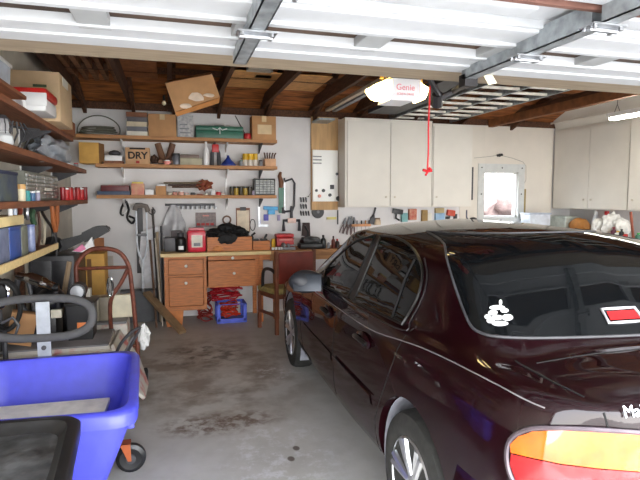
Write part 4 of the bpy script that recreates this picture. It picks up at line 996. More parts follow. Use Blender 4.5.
# second bench top going behind the car
t = T('long_bench', 'long brown wooden bench top running behind the chair and the car', 'workbench', (3.5, 6.8, 0))
MB().box(1.20, 6.1, 6.42, 6.99, BT-.045, BT-.005, .004).out('worktop', SHELFW, t, smooth=False)
for x in (1.25, 2.8, 4.4, 5.95): MB().box(x, x+.07, 6.5, 6.57, 0, BT-.045, .003).out('leg', SHELFW, t, smooth=False)
MB().box(1.2, 6.1, 6.5, 6.53, BT-.14, BT-.045).out('apron', SHELFW, t, smooth=False)
# things on the bench
def on(px0, px1, yt, Y, z=BT): X0, X1, Z = span(px0, px1, yt, Y); return X0, X1, Z
X0, X1, Z = on(164, 176, 238, 6.6); tag(MB().box(X0, X1, 6.60, 6.8, BT, Z, .01).out('grey_tin', mat('charcoal tin', (74, 72, 76), .45)), 'charcoal grey tin at the left end of the workbench', 'tin')
X0, X1, Z = on(171, 182, 231, 6.75); tag(MB().box(X0, X1, 6.80, 6.92, BT, Z, .01).out('dark_carton', mat('dark taupe box', (96, 88, 90), .6)), 'dark taupe box standing behind the black jug on the workbench', 'box')
t = jar(180.5, 11, 233, BT, 6.52, BLACK, DGREY, 'black jug with a small white label beside the red canister', 'jug', 'jug', neck=.6)
x, _ = yp(181, 245, 6.5); MB().box(x-.03, x+.03, 6.513, 6.519, BT+.03, BT+.075).out('label', WHITE, t, smooth=False)
X0, X1, Z = on(187, 206, 228, 6.45)
t = T('coffee_canister', 'large glossy red canister with pale square label on the workbench', 'canister', ((X0+X1)/2, 6.52, BT))
b = MB().box(X0, X1, 6.45, 6.62, BT, Z-.025, .035); b.out('canister_body', mat('glossy red tin', (206, 36, 60), .3, coat=.4), t); MB().box(X0+.02, X1-.02, 6.46, 6.61, Z-.03, Z, .02).out('lid', mat('pinkish lid', (222, 130, 140), .4), t)
MB().box(X0+.05, X1-.045, 6.4465, 6.45, BT+.06, Z-.09).out('label', PAPER, t, smooth=False); MB().box(X0+.075, X1-.07, 6.4445, 6.4465, BT+.075, BT+.115).out('label_picture', GREY, t, smooth=False)
X0, X1, Z = on(207, 252, 237, 6.5)
t = T('wooden_crate', 'long honey wood crate under the black gloves on the workbench', 'crate', ((X0+X1)/2, 6.6, BT))
b = MB(); b.box(X0, X1, 6.50, 6.515, BT, Z, .002); b.box(X0, X1, 6.785, 6.80, BT, Z); b.box(X0, X0+.015, 6.515, 6.785, BT, Z); b.box(X1-.015, X1, 6.515, 6.785, BT, Z); b.box(X0+.01, X1-.01, 6.51, 6.79, BT, BT+.015); b.out('crate_box', OAK, t, smooth=False)
m = MB()
for cx_, cz_, sx_, sz_, sd in ((.02, Z+.02, .16, .08, 1), (.08, Z+.05, .26, .12, 2), (.20, Z+.085, .26, .17, 3), (.32, Z+.06, .22, .13, 4), (.39, Z+.03, .16, .10, 6)): m.blob((X0+.06+cx_, 6.62, cz_), (sx_, .24, sz_), .2, 2.6, 3, sd)
m.blob((X0+.24, 6.49, Z-.02), (.22, .05, .13), .2, 3, 3, 5)
tag(m.out('leather_gloves', mat('black cloth', (14, 14, 16), .7, bump=.4, bscale=30)), 'heap of black gloves and cloth lying over the wooden crate', 'gloves')
tag(MB().blob((X0+.13, 6.475, BT+.035), (.13, .03, .065), .15, 3, 3, 9, True).out('tan_rag', mat('orange leather', (206, 134, 74), .6)), 'little orange tan rag in front of the wooden crate', 'rag')
X0, X1, Z = on(253, 270, 241, 6.5)
t = T('wooden_box', 'small wooden box right of the crate with dark brushes on top', 'box', ((X0+X1)/2, 6.6, BT)); MB().box(X0, X1, 6.50, 6.72, BT, Z-.02, .003).out('box_body', OAK, t, smooth=False); MB().box(X0-.003, X1+.003, 6.497, 6.723, Z-.02, Z, .002).out('lid', OAK, t, smooth=False)
for i, (dx, lab) in enumerate(((.03, 'black brush lying upturned at the left on the small wooden box'), (.14, 'black brush lying upturned at the right on the small wooden box'))):
    t = T('scrub_brush', lab, 'brush', (X0+dx, 6.58, Z)); MB().box(X0+dx-.03, X0+dx+.05, 6.53, 6.63, Z, Z+.025, .008).out('brush_back', BLACK, t); MB().tube([(X0+dx-.02, 6.58, Z+.024), (X0+dx-.03, 6.58, Z+.07), (X0+dx+.01, 6.58, Z+.1)] if i == 0 else [(X0+dx+.02, 6.58, Z+.024), (X0+dx+.05, 6.58, Z+.08)], .014).out('handle', BLACK, t)
x, z = yp(256, 226, 6.7); tag(MB().tube([(x+.035*math.cos(a), 6.985, z+.075*math.sin(a)) for a in [2*PI*i/20 for i in range(20)]], .006, closed=True, n=6).out('wire_loop', DGREY), 'dark oval wire loop hanging over the small wooden box', 'wire')
X0, X1, Z = on(277, 294, 234, 6.62)
t = T('red_toolbox', 'small bright red toolbox on the bench behind the chair', 'toolbox', ((X0+X1)/2, 6.7, BT)); MB().box(X0, X1, 6.62, 6.80, BT, Z-.05, .015).out('box_body', RED, t); MB().box(X0-.003, X1+.003, 6.617, 6.803, Z-.048, Z, .02).out('lid', RED, t)
MB().box(X0+.03, X1-.02, 6.612, 6.619, Z-.085, Z-.065, .002).out('latch_strip', PINK, t)
t = T('bench_vise', 'small grey bench vise in front of the red toolbox', 'vise', (yp(285, 248, 6.5)[0], 6.5, BT)); x = yp(286, 248, 6.5)[0]
b = MB(); b.box(x-.10, x+.12, 6.46, 6.58, BT-.005, BT+.03, .008); b.box(x-.04, x-.01, 6.47, 6.57, BT+.03, BT+.08, .006); b.box(x+.02, x+.05, 6.47, 6.57, BT+.03, BT+.07, .006); b.out('vise_body', GREY, t); MB().cyl((x-.06, 6.52, BT+.05), (x+.13, 6.52, BT+.05), .009).out('spindle', STEEL, t)
for i in range(4):
    x, _ = yp(272.5+i*2.8, 249, 6.5); tag(MB().lathe((x, 6.47, BT), [(.014, 0), (.016, .004), (.016, .035), (.001, .037)], 10).out('white_bottle_cap', WHITE), 'small white cap in the row at the front edge beside the wooden box', 'cap', 'white caps on the bench edge')
x, _ = yp(273.5, 242, 6.6); jar(273.5, 4, 239, BT, 6.6, YELL, YELL, 'small yellow jar left of the red toolbox')
ZL = BT-.005
X0, X1, Z = on(301, 323, 239, 6.5)
t = T('power_tool', 'black power tool lying on the bench left of the dark pointed bottle', 'power tool', ((X0+X1)/2, 6.6, ZL))
b = MB(); b.box(X0, X1, 6.52, 6.72, ZL, ZL+.07, .02); b.blob(((X0+X1)/2+.0, 6.62, ZL+.10), (.27, .18, .12), .08, 2, 3, 2); b.box(X0+.04, X1-.02, 6.54, 6.70, ZL+.06, ZL+.15, .03); b.out('tool_body', BLACK, t); MB().tube([(X0+.02, 6.6, ZL+.06), (X0-.01, 6.6, ZL+.03), (X0+.0, 6.55, ZL+.02)], .015).out('nozzle', BLACK, t)
bottle(324, 5.5, 235, ZL, 6.55, mat('dark bottle', (40, 44, 48), .3), BLACK, 'dark pointed bottle right of the black power tool')
bottle(329, 3, 241, ZL, 6.56, mat('grey bottle', (130, 130, 134), .3), WHITE, 'tiny grey bottle between the two dark bottles')
bottle(334, 4, 236, ZL, 6.55, mat('rusty bottle', (96, 44, 34), .4), BLACK, 'dark bottle with rusty base near the car windscreen')
bottle(338, 4.5, 239, ZL, 6.57, mat('black brown bottle', (50, 36, 34), .4), RED, 'short brown black bottle nearest the car windscreen')
# cable heap and blue crate under the bench
CR = mat('periwinkle crate plastic', (78, 96, 210), .4)
x0, y0 = gp(217, 324); x1, _ = gp(247, 322); yc = y0
t = T('blue_crate', 'open sided blue plastic crate on the floor under the workbench', 'crate', ((x0+x1)/2, yc+.15, 0))
b = MB(); h = .24
b.box(x0, x1, yc, yc+.30, 0, .03, .005)
for xa_, xb_, ya_, yb_ in ((x0, x0+.045, yc, yc+.03), (x1-.045, x1, yc, yc+.03), (x0, x0+.045, yc+.27, yc+.30), (x1-.045, x1, yc+.27, yc+.30)): b.box(xa_, xb_, ya_, yb_, .02, h, .005)
b.box(x0, x1, yc, yc+.025, .02, .055, .004); b.box(x0, x1, yc, yc+.02, h-.012, h, .004); b.box(x0, x1, yc+.28, yc+.30, h-.03, h, .004); b.box(x0, x0+.02, yc, yc+.30, h-.03, h, .004); b.box(x1-.02, x1, yc, yc+.30, h-.03, h, .004); b.out('crate_body', CR, t, smooth=False)
def tangle(cx, cy, cz, rx, ry, rz_, n_, r, seed, zmin):
    rnd = random.Random(seed); P = []
    for i in range(n_):
        a = i*.9+rnd.uniform(-.3, .3); k = rnd.uniform(.55, 1)
        P.append((cx+rx*math.cos(a)*k, cy+ry*math.sin(a*1.3)*k, max(zmin, cz+rz_*math.sin(a*.37+seed)*rnd.uniform(.4, 1))))
    return MB().tube(smooth_path(P, 5), r, n=6)
tag(tangle((x0+x1)/2-.01, yc+.15, .15, .125, .10, .10, 70, .009, 3, .045).out('cable_heap', mat('orange red cord', (206, 58, 34), .4)), 'orange red extension cord heaped in the blue crate', 'cord')
tag(tangle((x0+x1)/2-.06, yc+.20, .36, .22, .10, .10, 70, .009, 8, .265).out('cable_loops', mat('deep red cord', (176, 28, 40), .4)), 'deep red cord looping above the blue crate', 'cord')
tag(tangle(x0-.13, yc+.16, .18, .10, .14, .19, 60, .009, 5, .012).out('cable_pile', mat('dull red cord', (150, 44, 36), .5)), 'dull red cord heaped on the floor left of the blue crate', 'cord')
# the two chairs in front of the long bench
def chair(x, y, rz, mseat, mback, mfr, lab, zs=.50, zt=.93, w=.46):
    t = T('chair', lab, 'chair', (x, y, 0))
    for sx in (-1, 1):
        MB().box(x+sx*w/2-.02, x+sx*w/2+.02, y-.23, y-.19, 0, zt, .006).out('back_post', mfr, t); MB().box(x+sx*w/2-.02, x+sx*w/2+.02, y+.19, y+.23, 0, zs-.04, .006).out('leg', mfr, t)
        MB().box(x+sx*w/2-.012, x+sx*w/2+.012, y-.19, y+.19, .2, .23).out('stretcher', mfr, t)
    MB().box(x-w/2+.0, x+w/2, y-.19, y+.24, zs-.08, zs-.03, .004).out('seat_frame', mfr, t)
    MB().box(x-w/2-.01, x+w/2+.01, y-.19, y+.25, zs-.03, zs+.04, .03).out('seat', mseat, t)
    MB().box(x-w/2+.02, x+w/2-.02, y-.235, y-.19, zs+.10, zt-.02, .012).out('backrest', mback, t)
    t.rotation_euler = (0, 0, rz); return t
chx, chy = gp(272.5, 327)
c = chair(chx+.15, 6.0, math.radians(18), OLIVE, REDW, mat('brown chair wood', (110, 62, 40), .5), 'wooden chair with red brown leather back standing at the long bench', .48, .955, .50)
for s_ in (-1, 1): o = MB().tube(smooth_path([(chx+.15+s_*.25, 5.80, .70), (chx+.15+s_*.265, 5.90, .74), (chx+.15+s_*.265, 6.05, .72), (chx+.15+s_*.25, 6.12, .62), (chx+.15+s_*.24, 6.14, .50)], 4), .02).out('armrest', BLACK, c)
c.rotation_euler = (0, 0, math.radians(18))
# ---------------------------------------------------------------- opener, cord, ceiling storage
t = T('door_opener', 'white garage door opener with glowing lamp lenses at both ends, hanging from the joists', 'door opener', (1.32, 3.15, 2.72))
X0, X1, _ = span(392.5, 421.5, 80, 3.0); Z1 = yp(400, 78, 3.0)[1]; Z0 = yp(400, 99, 3.0)[1]
b = MB(); b.box(X0, X1, 3.0, 3.26, Z0+.025, Z1, .008); b.prism([(X0, 3.0, Z0+.035), (X1, 3.0, Z0+.035), (X1-.03, 3.04, Z0), (X0-.0, 3.04, Z0)], (0, .2, 0)); b.out('housing', mat('opener housing', (232, 230, 232), .4, var=.01), t)
LENS = mat('glowing lamp lens', (255, 240, 200), .3, emit=(255, 226, 150), estr=9.0)
for s in (-1, 1):
    xe = X0-.003 if s < 0 else X1+.003; w = .125 if s < 0 else .065
    pts = [(xe, Z0+.01), (xe+s*w*.55, Z0+.005), (xe+s*w*.9, Z0+.05), (xe+s*w, (Z0+Z1)/2+.01), (xe+s*w*.85, Z1-.06), (xe+s*w*.4, Z1-.015), (xe, Z1-.005)]
    b = MB(); b.prism([(p[0], 3.02, p[1]) for p in pts], (0, .14, 0)); bmesh.ops.bevel(b.bm, geom=[e for e in b.bm.edges], offset=.012, segments=2, affect='EDGES'); b.out('lamp_lens', LENS, t)
MB().box(X0-.02, X1+.0, 3.0, 3.26, Z1, Z1+.012).out('top_plate', DGREY, t, smooth=False)
b = MB()
for x in (X0-.05, X0-.01, X1+.02): b.box(x-.012, x+.012, 3.05, 3.054, Z1, 2.73)
b.box(X0-.08, X1+.06, 3.04, 3.07, 2.70, 2.73); b.out('hanger_strap', mat('brass strap', (206, 160, 70), .5, metal=.5), t, smooth=False)
MB().box(1.30, 1.35, .0, 3.0, Z1+.01, Z1+.05).out('rail', GALV, t, smooth=False)
RP = mat('red print on white', (226, 130, 140), .6)
text_mesh('Genie', .052, 'brand_lettering', RP, t, Matrix.Translation(((X0+X1)/2-.01, 2.9985, Z1-.055)) @ Matrix.Rotation(PI/2, 4, 'X'), .0008)
text_mesh('SCREW DRIVE', .018, 'second_line', RP, t, Matrix.Translation(((X0+X1)/2-.01, 2.9985, Z1-.095)) @ Matrix.Rotation(PI/2, 4, 'X'), .0008)
x, _ = yp(430.5, 90, 2.96); zk = yp(428, 171, 2.96)[1]
b = MB(); b.tube(smooth_path([(x, 2.96, 2.36), (x-.004, 2.96, 2.2), (x-.01, 2.96, 2.0), (x-.008, 2.96, 1.85), (x-.012, 2.96, zk)], 5), .0055)
x2 = x-.012
t = T('pull_cord', 'thin red emergency pull cord ending in a knotted handle beside the opener', 'cord', (x2, 2.96, zk)); b.out('cord', mat('red cord', (196, 24, 36), .5), t)
b = MB(); b.tube([(x2-.03, 2.96, zk+.006), (x2, 2.96, zk-.002), (x2+.028, 2.955, zk+.004)], .009); b.tube([(x2, 2.95, zk), (x2-.018, 2.95, zk-.028)], .007); b.tube([(x2+.005, 2.95, zk+.01), (x2+.014, 2.95, zk+.018)], .009); b.out('knot', mat('red cord', (196, 24, 36), .5), t)
# cardboard box sagging from the joists
t = T('hanging_box', 'brown cardboard box with torn white labels wedged tilted under the roof joists', 'box', (.2, 5.0, 2.6))
P = [yp(*p, 5.0) for p in ((165, 83), (212, 74), (220, 97), (175, 112))]
ht = MB().prism([(p[0], 5.0, p[1]) for p in P], (0.02, .45, .12)); ht.out('carton', CARD, t, smooth=False)
Pf = [yp(*p, 4.985) for p in ((175, 112.5), (220, 97.5), (219, 103), (177, 116.5))]
MB().prism([(p[0], 4.99, p[1]) for p in Pf], (0, .42, .1)).out('flap', mat('orange brown card', (190, 128, 70), .8), t, smooth=False)
b = MB()
for k, (px, py, w, h_) in enumerate(((196, 97, .13, .075), (186, 106, .10, .05), (209, 95, .10, .035))):
    x, z = yp(px, py, 4.99); b.blob((x, 4.996, z), (w, .012, h_), .25, 3, 2, k)
b.out('torn_label', mat('torn label paper', (226, 206, 186), .8), t)
# boards and boxes lying on the joists
JZ = ZW+.232
def flat(x0, x1, y0, y1, z0, h, m, name, lab, cat): return tag(MB().box(x0, x1, y0, y1, z0, z0+h, .003).out(name, m, smooth=False), lab, cat)
flat(.62, 1.75, 5.6, 6.4, JZ, .012, mat('stored plywood', (216, 160, 98), .7, var=.08), 'stored_board', 'light plywood sheet lying on the joists over the green tool chest', 'board')
flat(.80, 1.06, 5.44, 5.6, JZ+.0, .05, mat('silver duct', (186, 180, 170), .5), 'flat_white_box', 'flat pale box lying on the joists left of the opener', 'box')
flat(.92, 1.10, 5.7, 5.85, JZ, .07, WHITE, 'white_box', 'white box lying on the joists behind the flat pale box', 'box')
tag(MB().cyl((-.45, 5.32, JZ+.03), (1.9, 5.32, JZ+.03), .028).out('grey_pipe', GREY), 'long grey pipe lying across the joists behind the door', 'pipe')
flat(-.45, -.10, 5.2, 6.2, JZ, .02, mat('reddish board', (150, 92, 52), .7, var=.15), 'stored_board', 'reddish board lying on the joists above the corner shelves', 'board')
for i in range(6):
    x = -1.1+i*.105
    flat(x, x+.05, 4.4, 6.5, JZ, .09, mat('stored lath', (140, 96, 66), .8, var=.2), 'stored_lath', ('brown lath lying on the joists above the big tan carton'), 'lath')['group'] = 'laths stored over the left shelves'
x, z = yp(164, 103, 6.4)
t = T('bare_bulb', 'small bare bulb hanging under the joists left of the tilted box', 'bulb', (x, 6.4, z)); MB().lathe((x, 6.4, z-.03), [(.001, 0), (.022, .012), (.026, .03), (.012, .055), (.001, .056)], 14).out('glass', mat('bulb glass', (240, 228, 196), .2), t); MB().cyl((x, 6.4, z+.025), (x, 6.4, ZW+.09), .014).out('socket', BLACK, t)
# pale rail bundle from the niche towards the opener
for i, (dx, m, lab) in enumerate(((0, mat('pale moulding', (196, 178, 156), .6), 'long pale moulding stored under the joists, left one of the pair running to the opener'), (.10, GREY, 'long grey moulding stored under the joists, right one of the pair running to the opener'))):
    x, z = yp(329+0, 124, 6.6); tag(MB().obox((x+dx+.02, 5.25, ZW+.072), (.06, 3.0, .035), (0, 0, 0), .004).out('stored_moulding', m, smooth=False), lab, 'moulding')
b = MB(); x, z = yp(322, 121, 6.8); b.box(x-.10, x+.12, 6.6, 6.99, z-.012, z+.012); tag(b.out('ledge_bracket', GALV, smooth=False), 'short galvanized ledge at the top of the plywood board', 'bracket')
# aluminium ladder on the joists
t = T('extension_ladder', 'long aluminium extension ladder lying on the joists above the cabinets', 'ladder', (4.0, 4.9, ZW+.04))
LZ = ZW+.015; RUNG = mat('pale rung metal', (232, 228, 216), .5, metal=.2)
for x in (3.02, 3.50, 3.98): MB().box(x-.015, x+.015, 3.0, 6.95, LZ, LZ+.07, .004).out('side_rail', GALV, t, smooth=False)
for i in range(13):
    y = 3.1+i*.3
    MB().box(3.51, 3.97, y-.024, y+.024, LZ+.005, LZ+.03, .006).out('rung', RUNG, t)
    MB().box(3.03, 3.49, y+.10, y+.148, LZ+.005, LZ+.03, .006).out('rung', RUNG, t)
flat(2.55, 2.95, 3.6, 6.6, ZW+.03, .05, DGREY, 'grey_plank', 'dark grey plank stored beside the aluminium ladder', 'plank')
flat(4.62, 4.70, 3.0, 6.95, ZW-.03, .11, mat('orange beam', (128, 78, 42), .7, var=.15), 'stored_beam', 'orange brown beam stored under the roof right of the ladder', 'beam')
# ---------------------------------------------------------------- right wall cabinets and counter
RX = 5.83; rz0, rz1 = 1.385, 2.60
y0, y1, y2, y3 = 6.96, 6.22, 5.52, 4.80
cabinet(RX, 6.195, y2+.003, y0, rz0, rz1, 'cream double door wall cabinet on the right wall, deeper one in the corner', ((y1+.004, y0-.03), (y2+.02, y1-.004)), 'x', (y1+.07, y1-.07))
cabinet(RX-.03, 6.195, y3-.6, y2-.003, rz0, rz1, 'cream wall cabinet on the right wall cut by the photo edge below the tube lamp', ((y3+.004, y2-.02), (y3-.58, y3-.004)), 'x', (y2-.1, y3-.07))
trim(MB().prism([(RX+.03, 6.99, rz1+.002), (RX+.03, 2.8, rz1+.002), (RX-.06, 2.8, rz1+.30), (RX-.06, 6.99, rz1+.30)], (.03, 0, .0)), CABW)
trim(MB().box(RX-.075, RX-.055, 2.8, 6.99, rz1+.10, rz1+.125), CABW)
t = T('fluorescent_lamp', 'white fluorescent tube lamp hanging on chains in front of the right cabinets', 'lamp', (5.2, 4.4, 2.42))
xl, yl0, yl1, zl = 5.0, 3.85, 5.06, 2.47
MB().box(xl-.05, xl+.05, yl0, yl1, zl+.015, zl+.07, .01).out('reflector', WHITE, t, smooth=False)
TUBE = mat('lit tube', (255, 255, 250), .4, emit=(255, 252, 236), estr=30.0)
for dx in (-.025, .025): MB().cyl((xl+dx, yl0+.03, zl), (xl+dx, yl1-.03, zl), .014).out('tube', TUBE, t)
b = MB()
for y in (yl0+.1, yl1-.1):
    b.tube([(xl, y-.04, zl+.07), (xl, y, zl+.16), (xl, y+.04, zl+.07)], .004); b.tube([(xl, y, zl+.16), (xl, y, ZW+.10)], .003)
b.out('chain', DGREY, t)
# counter
t = T('side_counter', 'long pale counter under the right cabinets behind the car roof', 'counter', (5.9, 4.6, 0))
MB().box(5.55, 6.195, 2.6, 6.40, .985, 1.02, .004).out('worktop', SHELFW, t, smooth=False)
for y in (2.65, 4.5, 6.3): MB().box(5.6, 5.67, y, y+.07, 0, .985).out('leg', SHELFW, t, smooth=False)
CZ = 1.02
def rx(px, x=5.75): return xp(px, 222, x)[0]
def rz_(px, py, x=5.75): return xp(px, py, x)[1]
def tub(px0, px1, yt, m, name, lab, cat, x=5.75, lidm=None, rnd=.04, CZ=1.02):
    ya, yb = rx(px0, x), rx(px1, x); Z = rz_((px0+px1)/2, yt, x); t = T(name, lab, cat, (x+.12, (ya+yb)/2, CZ))
    MB().box(x, x+.24, yb, ya, CZ, Z-.03, rnd).out('body', m, t); MB().box(x-.005, x+.245, yb-.005, ya+.005, Z-.04, Z, .012).out('lid', lidm or m, t); return t
yw = 6.7
X0, X1, Z = span(530.5, 551, 213, 6.62)
t = T('clear_tub', 'clear bluish plastic tub right of the window', 'tub', ((X0+X1)/2, 6.7, BT-.005)); MB().box(X0, X1, 6.62, 6.85, BT-.005, Z-.02, .02).out('body', mat('bluish clear plastic', (206, 212, 222), .3), t); MB().box(X0-.01, X1+.01, 6.61, 6.86, Z-.025, Z, .008).out('lid', mat('bluish lid', (180, 188, 204), .3), t)
tub(549, 565, 216, mat('pale mint plastic', (206, 216, 210), .4), 'white_basin', 'pale mint basin in the corner under the right cabinets', 'basin', CZ=.89)
x = 5.72; ya = rx(574, x); Z = rz_(574, 218, x)
tag(MB().blob((x+.1, ya, (CZ+Z)/2), (.2, .36, (Z-CZ)), .08, 2, 3, 4, True).out('tan_bag', mat('orange tan bag', (200, 136, 70), .6)), 'rounded orange tan bag between the mint basin and the white bags', 'bag')
for k, (px, yt, w, lab) in enumerate(((592, 219, .22, 'crumpled white plastic bag, left one under the right cabinets'), (603, 213, .24, 'tall crumpled white plastic bag between the two bottle tops'), (614, 219, .20, 'crumpled white plastic bag, right one beside the coloured bottles'))):
    x = 5.60+.02*k; ya = rx(px, x); Z = rz_(px, yt, x)
    tag(MB().blob((x+.14, ya, (CZ+Z)/2), (.24, w*.85, (Z-CZ)), .22, 2.5, 3, k+4, True).out('white_bag', mat('white bag plastic', (232, 232, 228), .4, bump=.3, bscale=20)), lab, 'bag')
def rbottle(px, w, yt, m, lid, lab, x=5.85):
    ya, yb = rx(px-w/2, x), rx(px+w/2, x); r = (ya-yb)/2; y = (ya+yb)/2; h = rz_(px, yt, x)-CZ; t = T('bottle', lab, 'bottle', (x, y, CZ))
    MB().lathe((x, y, CZ), [(r*.9, 0), (r, h*.03), (r, h*.6), (r*.8, h*.7), (r*.4, h*.8), (r*.38, h*.86), (.001, h*.86)], 16).out('body', m, t); MB().lathe((x, y, CZ), [(r*.5, h*.84), (r*.5, h*.99), (.001, h)], 12).out('cap', lid, t)
rbottle(596, 6, 211, mat('clear bottle', (210, 214, 220), .2), WHITE, 'tall clear bottle with white cap behind the white bags', 5.92)
rbottle(606.5, 7, 211, mat('clear bottle', (210, 214, 220), .2), RED, 'tall clear bottle with red cap behind the white bags', 5.92)
x = 5.62
for px, w, yt, m, lid, lab in ((614, 4.5, 227, mat('plum flower', (90, 40, 60), .6), mat('dark red', (120, 30, 40), .5), 'dark plum bottle right of the white bags'), (618.5, 5, 231, WHITE, YELL, 'white bottle with yellow cap right of the plum bottle'), (622, 4, 229, BLACK, BLACK, 'black bottle right of the yellow capped bottle'), (626.5, 6, 234, RED, RED, 'bright red bottle near the right edge of the photo'), (627.5, 4, 228, WHITE, WHITE, 'white bottle behind the bright red bottle'), (631.5, 4, 231, mat('pale silver bottle', (206, 208, 210), .4), WHITE, 'pale silver bottle left of the red brown pole'), (639, 5, 233, GREEN, mat('bright green', (40, 170, 60), .4), 'bright green bottle at the right photo edge')):
    rbottle(px, w, yt, m, lid, lab, x if 'behind' not in lab else 5.78)
ya = rx(634, 5.58); tag(MB().tube([(5.585, ya, CZ), (5.585, ya+.06, rz0-.01)], .016).out('pole', mat('red brown pole', (130, 66, 46), .6)), 'red brown wooden pole standing upright on the counter under the right cabinets', 'pole')
# ---------------------------------------------------------------- left wall shelves
LX = -.85
L1, L2, L3, L4 = 2.10, 1.85, 1.53, 1.19
L1 = 2.14
def lshelf(y0, y1, z, lab, x=LX, h=.04): return tag(MB().box(XL+.002, x, y0, y1, z-h, z, .003).out('wall_shelf', SHELFL, smooth=False), lab, 'shelf')
lshelf(2.6, 5.66, L1, 'dark wooden side shelf carrying the big tan carton and the red and white cooler', x=-.90)
lshelf(2.6, 6.08, L2, 'dark wooden side shelf carrying the lantern and the grey bag')
lshelf(2.6, 6.10, L3, 'dark wooden side shelf with the row of red cans at its far end')
for y in (3.35, 4.75, 5.9):
    b = MB()
    b.box(XL+.001, XL+.012, y-.012, y+.012, 1.2, 2.45)
    t = T('shelf_upright', 'white upright on the left wall, %s' % {3.35: 'nearest one, beside the lantern', 4.75: 'middle one, behind the grey drawer cabinet', 5.9: 'farthest one, near the corner'}[y], 'shelf bracket', (XL+.01, y, 1.2)); b.out('upright', WHITE, t, smooth=False)
    for z in (L1, L2, L3):
        if z == L1 and y > 5.7: continue
        MB().prism([(XL+.013, y-.006, z-.043), (LX-.07, y-.006, z-.043), (LX-.07, y-.006, z-.055), (XL+.013, y-.006, z-.15)], (0, .012, 0)).out('bracket', DGREY, t, smooth=False)
# big tan carton, cooler, white bucket on the top side shelf
t = T('moving_carton', 'big tan moving carton with small green print behind the red and white cooler', 'box', (-.97, 4.75, L1))
MB().box(-1.14, -.80, 4.50, 5.02, L1, 2.515, .005).out('carton', CARDT, t); MB().box(-.985, -.89, 4.497, 4.4995, 2.395, 2.415).out('green_print', mat('green print', (74, 90, 62), .7), t, smooth=False)
MB().box(-.80, -.796, 4.62, 4.84, 2.44, 2.505).out('side_label', PAPER, t, smooth=False)
for x0, y0, z1, m in ((-.84, 5.10, 2.27, mat('short brown carton', (150, 96, 62), .8)),):
    t = T('short_carton', 'short brown carton behind the big tan carton on the top side shelf', 'box', (-.95, 5.3, L1)); MB().box(-1.12, -.87, 5.08, 5.6, L1, z1, .004).out('carton', m, t); MB().box(-.99, -.96, 5.078, 5.602, z1, z1+.002).out('tape', TAPE, t, smooth=False)
t = T('cooler', 'white picnic cooler with a red lid standing in front of the big tan carton', 'cooler', (-.9, 4.2, L1))
MB().box(-1.03, -.80, 4.0, 4.36, L1, 2.235, .02).out('body', WHITE, t); MB().box(-1.045, -.79, 3.99, 4.37, 2.235, 2.298, .025).out('lid', mat('tomato red lid', (196, 40, 34), .4), t)
MB().box(-.955, -.79, 3.982, 3.992, 2.175, 2.262, .012).out('front_flap', WHITE, t); MB().tube([(-.975, 3.985, 2.14), (-.995, 3.97, 2.21), (-.955, 3.96, 2.24), (-.93, 3.975, 2.19), (-.93, 3.985, 2.13)], .014).out('handle', WHITE, t)
MB().box(-1.06, -1.031, 3.985, 4.365, 2.145, 2.234, .01).out('red_side', mat('tomato red lid', (196, 40, 34), .4), t)
t = T('red_case', 'bright red plastic case on the top side shelf left of the cooler', 'case', (-1.06, 4.15, L1)); MB().box(-1.13, -1.07, 3.9, 4.4, L1, 2.27, .015).out('case_body', RED, t); MB().tube([(-1.06, 3.98, 2.27), (-1.06, 3.98, 2.29), (-1.06, 4.3, 2.29), (-1.06, 4.3, 2.27)], .008).out('handle', BLACK, t)
t = T('white_bin', 'tall pale bluish bin at the left photo edge beside the big tan carton', 'bin', (-1.05, 3.72, L1)); MB().prism([(-1.14, 3.6, L1), (-.98, 3.6, L1), (-.965, 3.6, 2.38), (-1.14, 3.6, 2.44)], (0, .24, 0)).out('bin_body', mat('pale blue white plastic', (196, 206, 220), .4), t, smooth=False); MB().box(-1.15, -.955, 3.59, 3.85, 2.38, 2.40, .004).out('rim', WHITE, t)
tag(MB().box(XL+.02, -.82, 2.75, 3.58, L1+.0005, L1+.022, .003).out('loose_board', SHELFL, smooth=False), 'loose dark board lying on the near end of the top side shelf', 'board')
# helpers for side shelf things
def sx(px, x=LX, py=190): return xp(px, py, x)[0]
def sbox(px0, px1, yt, z, m, name, lab, cat, x=LX-.02, dep=.2, bev=.006, lid=None):
    ya, yb = sx(px0, x), sx(px1, x); Z = xp((px0+px1)/2, yt, x)[1]
    if lid is None: return tag(MB().box(x-dep, x, ya, yb, z, Z, bev).out(name, m), lab, cat)
    t = T(name, lab, cat, (x-dep/2, (ya+yb)/2, z)); MB().box(x-dep, x, ya, yb, z, Z-.02, bev).out('body', m, t); MB().box(x-dep-.003, x+.003, ya-.003, yb+.003, Z-.02, Z, .004).out('lid', lid, t); return t
def scan(px, w, yt, z, m, lid, lab, x=LX-.04, name='jar', cat='jar', group=None, neck=.85, lidh=.2):
    y0, Z = xp(px, yt, x); r = abs(sx(px+w/2, x)-sx(px-w/2, x))*.5; r = min(r, w/2*math.hypot(x, y0)/FPX*1.05); h = Z-z; hb = h*(1-lidh)
    t = T(name, lab, cat, (x, y0, z), group)
    MB().lathe((x, y0, z), [(r*.92, 0), (r, h*.04), (r, hb*.85), (r*neck, hb), (.001, hb)], 16).out('body', m, t); MB().lathe((x, y0, z), [(r*neck*1.05, hb), (r*neck*1.05, h*.98), (.001, h)], 16).out('lid', lid, t); return t
